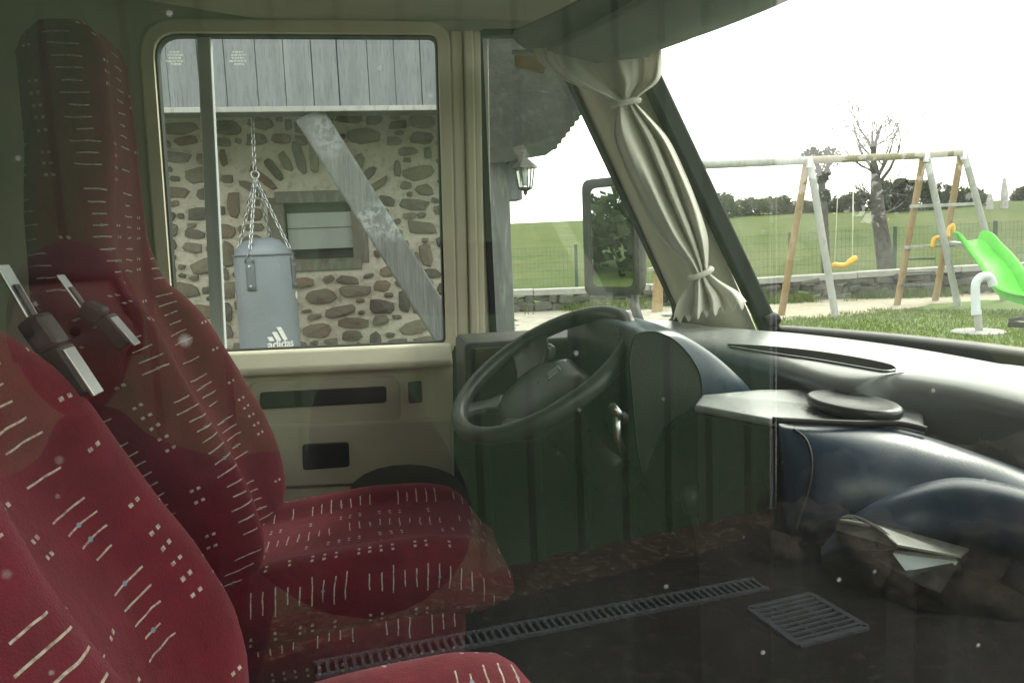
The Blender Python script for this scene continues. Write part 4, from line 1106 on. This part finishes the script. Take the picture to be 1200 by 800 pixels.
for a, b, d in (((1068, 242), (1140, 239), 12.4), ((1062, 290), (1126, 287), 12.6)):
    mb = MB(); mb.bar(P(*a, D=d), P(*b, D=d+.2), .09, .05); mb.build('cross_plank', M['palewood'], sw, bevel=.004)
for y in (304, 320, 334):
    mb = MB(); mb.bar(P(1060-(y-300)*.14, y, D=12.75), P(1095, y-1, D=12.9), .04, .03); mb.build('rung', M['oldbeam'], sw)
mb = MB(); mb.tube(spline([P(1093, 290, D=12.5), P(1095, 280, D=12.5), P(1104, 279, D=12.5), P(1106, 288, D=12.5)], 4), .035, 10); mb.build('grip', M['yellow'], sw, True)
mb = MB(); mb.tube(spline([P(1111, 278, D=12.7), P(1112, 268, D=12.7), P(1117, 264, D=12.7), P(1117, 272, D=12.7)], 4), .03, 10); mb.build('grip', M['yellow'], sw, True)
# one swing hangs from the beam
sg = thing('swing', 'yellow plastic swing seat hanging on a pale rope from the beam', 'swing', P(990, 310, D=11.8))
rows = []
for k in range(15):
    t_ = k/14; x = lerp(975, 1004, t_); y = 310-2.0*t_-6.0*sm(.45, 1, t_)+2*math.sin(t_*math.pi)
    rows.append(P(x, y, D=11.7))
mb = MB(); mb.tube(rows, [.02]+[.042]*5+[.038]*4+[.05]*4+[.03], 10); mb.build('seat', M['yellow'], sg, True)
for px, py in ((999, 303), (978, 309)):
    hk = A1.lerp(A2, .38 if px > 990 else .26)
    mb = MB(); mb.tube([hk, P(px, py, D=11.7)], .008 if px > 990 else .005, 6); mb.build('rope', M['curtain'], sg, True)
# slide
sld = thing('slide', 'bright green plastic slide with a wavy chute beside the swing set', 'slide', G(1195, 356))
path = [P(1133, 282, D=12.5), P(1143, 287, D=12.3), P(1155, 300, D=12.0), P(1170, 322, D=11.5), P(1185, 343, D=11.1), P(1206, 357, D=10.8), P(1232, 362, D=10.6)]
path = spline(path, 5); rows = []
for i, p in enumerate(path):
    d = (path[min(i+1, len(path)-1)]-path[max(i-1, 0)]).normalized(); sd = d.cross(V((0, 0, 1))).normalized(); up = sd.cross(d)
    wv = .02*math.sin(i*.55)
    if sd.dot(RT) < 0: sd = -sd
    rows.append([p+sd*a+up*(b+(wv if abs(a) > .15 else 0)) for a, b in ((-.27, .13), (-.235, .145), (-.205, .12), (-.18, .01), (0, -.01), (.18, .01), (.205, .12), (.235, .145), (.27, .13))])
mb = MB(); mb.grid(rows); mb.build('chute', M['slide'], sld, True, solid=.02, split=50)
mb = MB(); mb.bar(P(1117, 284, D=12.7), P(1150, 290, D=12.4), .5, .05); mb.build('top_deck', M['palewood'], sld, bevel=.004)
# vent pipe on a round concrete cover
vp = thing('vent_pipe', 'pale grey bent vent pipe standing on a round concrete cover in the lawn', 'pipe', G(1146, 391))
g0 = G(1146, 391); dp_ = (g0-CAM).dot(FW)
def vq(px, py): return P(px, py, D=dp_)
mb = MB(); mb.tube(spline([vq(1144, 366), vq(1143, 345), vq(1144, 331), vq(1151, 324), vq(1160, 325), vq(1164, 335)], 5), .048, 16); mb.build('pipe_bend', M['pipe'], vp, True, split=50)
mb = MB(); mb.tube([vq(1148, 392), vq(1145, 366)], .041, 16); mb.build('pipe_stub', M['concrete'], vp, True, split=50)
mb = MB(); mb.tube([vq(1144.3, 369), vq(1144, 363)], .054, 16); mb.build('pipe_collar', M['pipe'], vp, True, split=50)
mb = MB(); mb.lathe([(.01, .03), (.26, .03), (.285, .015), (.29, -.05), (.01, -.06)], 32, (g0.x, g0.y, H(g0.x, g0.y)+.01)); mb.build('concrete_cover', M['concrete'], vp, True, split=40)
# wooden stump by the mirror
st0 = G(770, 366)
sp = thing('wooden_stump', 'short weathered timber post with a cap plank, beyond the wing mirror', 'post', st0)
d_ = (st0-CAM).dot(FW)
mb = MB(); mb.tube([st0-V((0, 0, .05)), P(771, 340, D=d_), P(772, 318, D=d_)], [.10, .088, .085], 10); mb.build('trunk', M['brownpole'], sp, True, split=40)
mb = MB(); mb.bar(P(760, 316, D=d_), P(781, 313, D=d_), .22, .05); mb.build('cap', M['wood'], sp, bevel=.006)
# loose boards lying in the yard
for i, (a, b, w) in enumerate((((700, 377), (735, 368), .16), ((716, 384), (742, 379), .12), ((780, 372), (822, 360), .14))):
    p, q = G(*a), G(*b); mb = MB(); mb.bar(p+V((0, 0, .04)), q+V((0, 0, .05)), w, .03); o = mb.build('loose_board', M['palewood'], bevel=.004)
    tag(o, ('grey board lying in the yard below the mirror, the longer of two', 'short grey board lying nearest the window sill below the mirror', 'grey board lying on the ground right of the timber post')[i], 'board', 'boards lying in the yard')

# ------------------------------------------------------------------ trees
def leaf_cloud(mb, vals, c, rad, n, size, flat=1.0, seedv=0):
    for i in range(n):
        while True:
            p = V((random.uniform(-1, 1), random.uniform(-1, 1), random.uniform(-1, 1)))
            if p.length < 1 and p.length > .25: break
        q = c+V((p.x*rad[0], p.y*rad[1], p.z*rad[2]))
        if noise.noise(q*.9/max(rad)*2.2+V((seedv, 0, 0))) < -.12: continue
        s_ = size*random.uniform(.6, 1.3)
        nrm = V((random.gauss(0, 1), random.gauss(0, 1), random.gauss(0, 1))).normalized(); a = nrm.orthogonal().normalized()*s_; b = nrm.cross(a)
        k = len(mb.v); mb.v += [q-a*.5, q+b*.35, q+a*.5, q-b*.35]; mb.f.append((k, k+1, k+2, k+3))
        vals.append(max(0, min(1, .5+.45*noise.noise(q*1.1)+random.uniform(-.25, .25))))
def branch(mb, p, d, L, r, lev, maxlev, twist=.35, kids=(2, 4), ends=None):
    n = 5; pts = [p]; rs = [r]; q = p; dd = d.normalized()
    for i in range(n):
        dd = (dd+V((random.gauss(0, twist*.4), random.gauss(0, twist*.4), random.gauss(0, twist*.3)+.05))).normalized()
        q = q+dd*L/n; pts.append(q); rs.append(max(.0065, r*(1-.65*(i+1)/n)) if r < .2 else r*(1-.65*(i+1)/n))
    mb.tube(pts, rs, 6 if lev else 9)
    if ends is not None and lev >= maxlev-1: ends.append(q)
    if lev < maxlev:
        for k in range(random.randint(*kids)):
            i = random.randint(2, n); bd = (dd+V((random.gauss(0, .8), random.gauss(0, .8), random.uniform(.0, .7)))).normalized()
            branch(mb, pts[i], bd, L*random.uniform(.45, .75), rs[i]*.62, lev+1, maxlev, twist, kids, ends)
DT = 16.2
bt_ = thing('bare_tree', 'pollarded leafless tree with a thick leaning trunk behind the swing', 'tree', P(1040, 326, D=DT))
random.seed(21)
tp = [P(1042, 345, D=DT), P(1039, 315, D=DT), P(1034, 280, D=DT), P(1028, 240, D=DT), P(1026, 205, D=DT), P(1023, 180, D=DT), P(1022, 150, D=DT)]
mb = MB(); mb.tube(spline(tp, 3), [.205-.075*i/9 if i < 9 else .13-.075*(i-9)/5 if i < 14 else .055-.045*(i-14)/4 for i in range(19)], 12); mb.build('trunk', M['bark'], bt_, True)
for (a, b, r_) in (((1026, 205), (1003, 160), .050), ((1027, 212), (1046, 168), .048), ((1028, 218), (1076, 176), .045), ((1024, 185), (1019, 138), .040), ((1031, 238), (1000, 222), .050), ((1031, 246), (1006, 240), .04),
                   ((1026, 200), (1010, 146), .038), ((1029, 228), (1056, 212), .036), ((1024, 180), (1031, 142), .036), ((1028, 205), (986, 172), .034), ((1029, 222), (1066, 236), .026), ((1025, 190), (996, 142), .028), ((1027, 210), (1040, 152), .03), ((1032, 252), (1052, 240), .03)):
    p, q = P(*a, D=DT), P(*b, D=DT+random.uniform(-.6, .6)); mb = MB()
    L = (q-p).length; branch(mb, p, q-p, L*.95, r_*.9, 0, 2, .42, (3, 4)); mb.build('limb', M['bark'], bt_, True)
# ivy-topped pollard behind the first A-frame
it = thing('ivy_pollard', 'slim pollarded tree with two ivy tufts at its top behind the first A-frame', 'tree', P(968, 326, D=17))
mb = MB(); mb.tube([P(969, 335, D=17), P(967, 290, D=17), P(965, 240, D=17), P(962, 205, D=17), P(955, 186, D=17)], [.10, .09, .085, .07, .04], 8); mb.tube([P(963, 215, D=17), P(970, 195, D=17), P(974, 182, D=17)], [.06, .05, .03], 8); mb.build('trunk', M['bark'], it, True)
mb = MB(); vals = []
for px, py, r_ in ((952, 183, .22), (973, 184, .22), (963, 205, .2), (965, 230, .16)): leaf_cloud(mb, vals, P(px, py, D=17), (r_, r_, r_), 320, .09)
o = mb.build('crown', M['leafdark'], it); shade_attr(o, vals)
mb = MB(); random.seed(5)
for px, py, q_ in ((957, 180, (948, 160)), (972, 180, (980, 158)), (968, 178, (968, 165))): branch(mb, P(px, py, D=17), P(*q_, D=17)-P(px, py, D=17), .45, .012, 0, 1, .3)
mb.build('twig', M['bark'], it, True)
# shrubs against the field edge, individually rooted
random.seed(11)
def bush(px0, px1, ytop, ybase, D, label, mat, name='shrub', nn_=1500, leaf=.22, grp='bushes on the skyline behind the garden'):
    base = P((px0+px1)/2, ybase, D=D); base.z = H(base.x, base.y)
    topz = P((px0+px1)/2, ytop, D=D).z; w = (px1-px0)*D/F/2; h = max(.6, topz-base.z)
    r_ = thing(name, label, 'shrub' if name == 'shrub' else 'tree', base, grp)
    m_ = MB(); n = random.randint(2, 4)
    for k in range(n):
        a = random.uniform(0, 6.28); m_.tube([base-V((0, 0, .1)), base+V((math.cos(a)*w*.25, math.sin(a)*w*.25, h*.35)), base+V((math.cos(a)*w*.45, math.sin(a)*w*.45, h*.7))], [.10, .08, .03], 6)
    m_.build('trunk', M['bark'], r_, True)
    m_ = MB(); vals = []; w *= 1.35
    leaf_cloud(m_, vals, base+V((0, 0, h*.35)), (w*.9, w*.8, h*.5), nn_, leaf, seedv=px0)
    for k in range(9):
        a = random.uniform(0, 6.28); rr = random.uniform(.25, .9)
        leaf_cloud(m_, vals, base+V((math.cos(a)*w*rr, math.sin(a)*w*rr, h*random.uniform(.15, .8)*(1-.3*rr))), (w*.33, w*.33, h*random.uniform(.16, .28)), nn_//6, leaf, seedv=k+px0)
    o = m_.build('crown', mat, r_); shade_attr(o, vals)
for a in ((828, 862, 220, 256, 62, 'rounded grey-green shrub just right of the windscreen pillar', M['leaf']),
          (856, 892, 227, 256, 64, 'low grey-green shrub second from the windscreen pillar', M['leaf']),
          (884, 926, 226, 256, 63, 'wide grey-green shrub under the near part of the swing beam', M['leaf']),
          (918, 952, 233, 256, 64, 'low shrub seen between the legs of the first A-frame', M['leaf']),
          (950, 996, 231, 254, 62, 'broad shrub just right of the first A-frame', M['leaf']),
          (985, 1020, 220, 252, 60, 'dark shrub left of the bare tree trunk', M['leafdark'])): bush(*a)
for a in ((1036, 1072, 202, 252, 55, 'tall dark tree between the bare trunk and the second A-frame', M['leafdark'], 'broad_tree', 2200, .26),
          (1062, 1112, 206, 250, 55, 'wide dark tree behind the second A-frame', M['leafdark'], 'broad_tree', 2200, .26),
          (1104, 1150, 214, 248, 57, 'lower dark tree right of the last A-frame', M['leafdark'], 'broad_tree', 1800, .26),
          (1190, 1225, 214, 242, 60, 'dark tree cut by the right edge of the picture', M['leafdark'], 'broad_tree', 1500, .26)): bush(*a)
# upright standing posts on the skyline
for px, yt, yb, lab in ((1177, 209, 246, 'taller grey upright stone on the skyline at the far right'), (1160, 227, 245, 'shorter grey upright stone left of the tall one on the skyline')):
    b0 = P(px, yb, D=50); b0.z = H(b0.x, b0.y); t0 = P(px, yt, D=50)
    mb = MB(); mb.tube([b0-V((0, 0, .2)), b0.lerp(t0, .5), t0], [.24, .22, .10], 7); o = mb.build('standing_stone', M['concrete'], bevel=.03); tag(o, lab, 'stone', 'upright stones on the skyline')
# trees round the back of the site (the wing mirror and the panes reflect them)
random.seed(31)
mb = MB(); vals = []
for k in range(46):
    a = R(lerp(150, 352, k/45)); r_ = random.uniform(26, 34); h = random.uniform(2.2, 4.2)
    c = V((r_*math.cos(a), r_*math.sin(a), H(r_*math.cos(a), r_*math.sin(a))+h*.5))
    leaf_cloud(mb, vals, c, (3.4, 3.0, h*.55), 1700, .46, seedv=k)
o = mb.build('distant_wood', M['leafdark'], None); shade_attr(o, vals); tag(o, 'dense wood behind the yard, seen only as a reflection', 'wood', kind='stuff')

# ================================================================== behind the camera: what the passenger window reflects
def mir(p): return V((p.x, 2*YN-p.y, p.z))
def MG(px, py, z=0): return mir(P(px, py, Z=z))
gA, gB = MG(345, 727), MG(905, 599)
gd = (gB-gA).normalized(); gA2 = gA-gd*3.2; gn = V((-gd.y, gd.x, 0))
if gn.y < 0: gn = -gn
gate = thing('corrugated_gate', 'tall green corrugated metal gate reflected in the passenger window', 'gate', (gA+gB)/2)
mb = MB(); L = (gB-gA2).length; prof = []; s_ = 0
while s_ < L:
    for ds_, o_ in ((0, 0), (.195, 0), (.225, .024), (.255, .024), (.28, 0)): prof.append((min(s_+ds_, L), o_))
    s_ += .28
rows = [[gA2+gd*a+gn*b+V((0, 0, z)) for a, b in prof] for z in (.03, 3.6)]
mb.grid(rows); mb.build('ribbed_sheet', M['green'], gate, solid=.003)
mb = MB(); mb.bar(gB+V((0, 0, 0))-gn*.03, gB+V((0, 0, 3.6))-gn*.03, .07); mb.bar(gA2-gn*.04+V((0, 0, 3.6)), gB-gn*.04+V((0, 0, 3.6)), .06); mb.build('gate_frame', M['alu'], gate, bevel=.004)
mb = MB(); p = MG(612, 560, .0); q = mir(P(612, 548, D=(P(612, 660, Z=0)-CAM).dot(FW))); q = q+gn*.06
mb.bar(q-V((0, 0, .10)), q+V((0, 0, .12)), .07, .012, gd); mb.build('yellow_plate', M['yellow'], gate)
# slotted channel drain
ch0, ch1 = MG(405, 781), MG(892, 686)
cd_ = (ch1-ch0).normalized(); ch0 = ch0-cd_*.12; cn = V((-cd_.y, cd_.x, 0))
dr = thing('channel_drain', 'long slotted channel drain set in the asphalt along the green gate', 'drain', (ch0+ch1)/2)
M['castiron'] = plain('grey_grating', (.14, .155, .17), .6, .2, 20)
mb = MB(); Lc = (ch1-ch0).length
for o_ in (-.055, .055): mb.bar(ch0+cn*o_+V((0, 0, .012)), ch1+cn*o_+V((0, 0, .012)), .020, .014)
n = int(Lc/.034)
for k in range(n):
    p = ch0+cd_*(Lc*(k+.5)/n)+V((0, 0, .0125)); mb.bar(p-cn*.045, p+cn*.045, .014, .012)
mb.build('slotted_cover', M['castiron'], dr)
mb = MB(); mb.bar(ch0+V((0, 0, .0045)), ch1+V((0, 0, .0045)), .085, .003); mb.build('dark_gutter', M['rubber'], dr)
# square gully grate
gq = [MG(878, 716), MG(950, 699), MG(1016, 738), MG(936, 759)]
gr = thing('gully_grate', 'square metal gully grate in the asphalt beside the channel drain', 'grate', sum(gq, V())/4)
up = V((0, 0, .012)); mb = MB()
for i in range(4): mb.bar(gq[i]+up, gq[(i+1) % 4]+up, .028, .014)
mb.build('grate_frame', M['castiron'], gr)
mb = MB()
for k in range(1, 9):
    t_ = k/9; mb.bar(gq[0].lerp(gq[3], t_)+up, gq[1].lerp(gq[2], t_)+up, .014, .012)
for k in (1, 2): mb.bar(gq[0].lerp(gq[1], k/3)+up*.8, gq[3].lerp(gq[2], k/3)+up*.8, .010, .010)
mb.build('grate_bars', M['castiron'], gr)
mb = MB(); mb.prism([q+V((0, 0, .004)) for q in gq], (0, 0, .003)); mb.build('dark_pit', M['rubber'], gr)
# earth strip along the foot of the gate
mb = MB(); rows = []
for k in range(31):
    t_ = k/30; p = gA2.lerp(gB+gd*.5, t_); wdt = .30+.16*noise.noise(V((k*.4, 0, 0)))
    rows.append([p-gn*.1+V((0, 0, .02)), p+gn*wdt*.4+V((0, 0, .02+.012*noise.noise(V((k*.9, 1, 0))))), p+gn*wdt+V((0, 0, .008))])
mb.grid(rows); o = mb.build('earth_strip', stained('damp_earth', (.050, .036, .024), (.095, .072, .048), (.24, .21, .16), 4, .95, .8, 40), None, True); tag(o, 'brown earth strip along the foot of the green gate', 'earth', kind='structure')
# rocks at the end of the gate
random.seed(3)
def rock(px, py, sx, sy, sz, label, z=0):
    c = MG(px, py); bm = bmesh.new(); bmesh.ops.create_icosphere(bm, subdivisions=4, radius=1)
    rz = Matrix.Rotation(random.uniform(0, 6), 3, 'Z'); sd = random.uniform(0, 50)
    for v in bm.verts:
        nf = 1+.40*noise.noise(v.co*1.5+V((sd, 0, 0)))+.24*noise.noise(v.co*3.6+V((sd, 3, 0)))+.08*noise.noise(v.co*9+V((sd, 7, 0)))
        q = v.co*nf; q.z = max(q.z, -.5); v.co = rz @ V((q.x*sx, q.y*sy, q.z*sz))
    me = bpy.data.meshes.new('rock'); bm.to_mesh(me); bm.free(); o = link('rock', me, M['rock'], None, True); o.location = (c.x, c.y, z+sz*.45)
    tag(o, label, 'rock', 'mossy rocks at the end of the green gate')
rock(955, 640, .22, .17, .16, 'mossy rock against the end of the green gate')
rock(1015, 668, .28, .2, .17, 'wide mossy rock under the reflected tray')
rock(1075, 690, .26, .18, .14, 'low pale rock in the middle of the row past the grate')
rock(1140, 700, .3, .2, .15, 'flat rock right of the middle of the row')
rock(1190, 690, .32, .24, .26, 'tall dark rock at the right end of the row')
rock(915, 655, .12, .10, .09, 'small rock at the corner of the gate foot')
rock(985, 605, .3, .22, .26, 'big dark rock behind the row at the gate end')
rock(1090, 625, .34, .25, .32, 'largest dark boulder behind the middle of the row')
rock(1190, 610, .34, .25, .3, 'dark boulder behind the right end of the row')
# dark bank behind the rocks
mb = MB(); rows = []
e0, e1 = gB-gn*.3, MG(1330, 600)-gn*.6
for k in range(25):
    t_ = k/24; p = e0.lerp(e1, t_); rows.append([p+V((0, 0, -.05))+gn*.25, p+V((0, 0, .5+.15*noise.noise(V((k*.5, 0, 5))))), p-gn*.5+V((0, 0, 1.0+.3*noise.noise(V((k*.4, 3, 0))))), p-gn*1.2+V((0, 0, 1.7+.3*noise.noise(V((k*.5, 7, 0)))))])
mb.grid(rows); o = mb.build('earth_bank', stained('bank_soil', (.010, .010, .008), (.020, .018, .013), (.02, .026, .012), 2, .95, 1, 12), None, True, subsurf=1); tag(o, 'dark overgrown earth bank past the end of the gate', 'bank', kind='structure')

# the photographer, who only shows as a dim reflection
def skin_body(name, joints, edges, root_i, mat, parent, sub=2):
    me = bpy.data.meshes.new(name); me.from_pydata([j[0] for j in joints], edges, []); me.update()
    o = link(name, me, mat, parent)
    md = o.modifiers.new('skin', 'SKIN'); md.use_smooth_shade = True
    lay = me.skin_vertices[0] if me.skin_vertices else None
    if lay is None:
        bm = bmesh.new(); bm.from_mesh(me); bm.verts.layers.skin.verify(); bm.to_mesh(me); bm.free(); lay = me.skin_vertices[0]
    for i, j in enumerate(joints):
        r_ = j[1]; lay.data[i].radius = r_ if isinstance(r_, tuple) else (r_, r_); lay.data[i].use_root = (i == root_i)
    md = o.modifiers.new('sub', 'SUBSURF'); md.levels = md.render_levels = sub
    return o
hx_, hy_ = -.42, -.50
per = thing('person', 'person in dark clothes holding up a phone at the passenger window', 'person', (hx_, hy_-.02, 0))
J = [((hx_+.17, hy_, .80), (.42, .18)), ((hx_+.15, hy_, 1.04), (.38, .16)), ((hx_, hy_, 1.27), (.19, .11)), ((hx_, hy_, 1.36), (.07, .07)), ((hx_, hy_+.01, 1.44), (.055, .06)),
     ((hx_+.19, hy_, 1.28), .07), (tuple(mir(P(478, 640, D=.92))), .13), ((-.030, -.085, 1.535), .040),
     ((hx_-.19, hy_, 1.28), .06), ((hx_-.25, hy_+.02, 1.12), .047), ((hx_-.22, hy_+.12, .90), .034),
     ((hx_+.09, hy_, .86), .09), ((hx_+.10, hy_+.02, .48), .065), ((hx_+.10, hy_-.02, .09), .045), ((hx_+.11, hy_+.12, .04), .04),
     ((hx_-.09, hy_, .86), .09), ((hx_-.10, hy_+.02, .48), .065), ((hx_-.10, hy_-.02, .09), .045), ((hx_-.11, hy_+.12, .04), .04)]
E_ = [(0, 1), (1, 2), (2, 3), (3, 4), (2, 5), (5, 6), (6, 7), (2, 8), (8, 9), (9, 10), (0, 11), (11, 12), (12, 13), (13, 14), (0, 15), (15, 16), (16, 17), (17, 18)]
skin_body('body', J, E_, 0, M['jacket'], per)
bm = bmesh.new(); bmesh.ops.create_uvsphere(bm, u_segments=32, v_segments=24, radius=1)
for v in bm.verts:
    x, y, z = v.co; fr = max(0, y)
    w = .076*(1-.18*max(0, -z)-.05*max(0, z)); q = V((x*w, y*.098, z*.118))
    if fr > .3:
        q.y += .028*math.exp(-((x/.16)**2+((z+.12)/.20)**2))            # nose
        q.y -= .012*math.exp(-(((abs(x)-.36)/.17)**2+((z-.10)/.11)**2))   # eye sockets
        q.y += .007*math.exp(-((x/.3)**2+((z+.48)/.06)**2))              # lips
        q.y += .008*math.exp(-((x/.3)**2+((z+.82)/.14)**2))              # chin
    if abs(x) > .93 and abs(z) < .22: q.x *= 1.12                         # ears
    v.co = q+V((hx_, hy_+.03, 1.545))
me = bpy.data.meshes.new('head'); bm.to_mesh(me); bm.free(); link('head', me, M['skin'], per, True)
bm = bmesh.new(); bmesh.ops.create_uvsphere(bm, u_segments=28, v_segments=20, radius=1)
bmesh.ops.delete(bm, geom=[v for v in bm.verts if v.co.z < -.35 or (v.co.y > .35 and v.co.z < .55)], context='VERTS')
for v in bm.verts: v.co = V((v.co.x*.086, v.co.y*.108, v.co.z*.128))+V((hx_, hy_+.022, 1.552))
me = bpy.data.meshes.new('hair'); bm.to_mesh(me); bm.free(); o = link('hair', me, M['hair'], per, True); o.modifiers.new('s', 'SOLIDIFY').thickness = .008
for s_ in (-1, 1):
    mb = MB(); mb.lathe([(.001, .007), (.005, .005), (.007, 0), (.005, -.005), (.001, -.007)], 12, (hx_+s_*.029, hy_+.03+.083, 1.558)); mb.build('eye', M['hair'], per, True)
# hand round the phone
HC = V((-.03, -.062, 1.575))
skin_body('hand', [((-.035, -.078, 1.553), .026), (tuple(HC+V((.0, -.004, .022))), (.030, .016)), (tuple(HC+V((.012, .0, .055))), (.032, .015))], [(0, 1), (1, 2)], 0, M['skin'], per, 1)
for k in range(4):
    b_ = HC+V((-.015+.014*k, -.004, .062)); ln = (.026, .031, .030, .024)[k]
    skin_body('finger', [(tuple(b_), .009), (tuple(b_+V((.010, .010, ln))), .0085), (tuple(b_+V((.024, .022, ln*1.3))), .0075), (tuple(b_+V((.030, .026, ln*.9))), .0065)], [(0, 1), (1, 2), (2, 3)], 0, M['skin'], per, 1)
skin_body('thumb', [(tuple(HC+V((.022, .0, .012))), .012), (tuple(HC+V((.045, .012, .020))), .010), (tuple(HC+V((.060, .024, .034))), .009)], [(0, 1), (1, 2)], 0, M['skin'], per, 1)
ph = MB(); ph.box((.055, -.026, 1.62), (.150, .009, .074), Matrix.Rotation(roll, 3, 'Y')); o = ph.build('phone', M['lens'], bevel=.004); tag(o, 'black phone held level against the passenger window', 'phone')

# ================================================================== put every Empty under its parts, at its base
bpy.context.view_layer.update()
for o in list(sc.objects):
    if o.type == 'EMPTY' and '_loc' in o:
        L = V(o['_loc']); o.location = L; del o['_loc']
        for ch in o.children: ch.location = ch.location-L

# ================================================================== light
w = bpy.data.worlds.new('World'); sc.world = w; w.use_nodes = True
nt = w.node_tree; nt.nodes.clear()
SUN_EL, SUN_AZ = R(38), R(52)     # azimuth from +Y towards +X
sky = nt.nodes.new('ShaderNodeTexSky'); sky.sky_type = 'NISHITA'; sky.sun_disc = False; sky.sun_elevation = SUN_EL; sky.sun_rotation = SUN_AZ
sky.dust_density = 3.0; sky.altitude = 50
tc = nt.nodes.new('ShaderNodeTexCoord'); mp = nt.nodes.new('ShaderNodeMapping'); mp.inputs['Scale'].default_value = (1.6, 1.6, 4)
nz = nt.nodes.new('ShaderNodeTexNoise'); nz.inputs['Scale'].default_value = 1.6; nz.inputs['Detail'].default_value = 6
cr = nt.nodes.new('ShaderNodeValToRGB'); cr.color_ramp.elements[0].position = .30; cr.color_ramp.elements[0].color = (.55, .55, .55, 1); cr.color_ramp.elements[1].position = .55
mx = nt.nodes.new('ShaderNodeMix'); mx.data_type = 'RGBA'; mx.inputs[7].default_value = (9.7, 9.5, 9.1, 1)
bg = nt.nodes.new('ShaderNodeBackground'); bg.inputs[1].default_value = .13
ow = nt.nodes.new('ShaderNodeOutputWorld')
for a, b in ((tc.outputs['Generated'], mp.inputs[0]), (mp.outputs[0], nz.inputs['Vector']), (nz.outputs[0], cr.inputs[0]), (cr.outputs[0], mx.inputs[0]), (sky.outputs[0], mx.inputs[6]), (mx.outputs[2], bg.inputs[0]), (bg.outputs[0], ow.inputs[0])): nt.links.new(a, b)
ld = bpy.data.lights.new('sun', 'SUN'); ld.energy = 1.5; ld.angle = R(12); ld.color = (1, .96, .90)
lo = bpy.data.objects.new('sun', ld); COL.objects.link(lo)
sd = V((math.sin(SUN_AZ)*math.cos(SUN_EL), math.cos(SUN_AZ)*math.cos(SUN_EL), math.sin(SUN_EL)))
lo.rotation_euler = sd.to_track_quat('Z', 'Y').to_euler()
sc.view_settings.view_transform = 'Standard'; sc.view_settings.look = 'None'; sc.view_settings.gamma = 1; sc.view_settings.exposure = 1.68
try: sc.view_settings.use_curve_mapping = False
except Exception: pass
sc.cycles.use_denoising = True
sc.cycles.max_bounces = 10; sc.cycles.transparent_max_bounces = 16; sc.cycles.diffuse_bounces = 5; sc.cycles.glossy_bounces = 4
sc.cycles.sample_clamp_indirect = 4
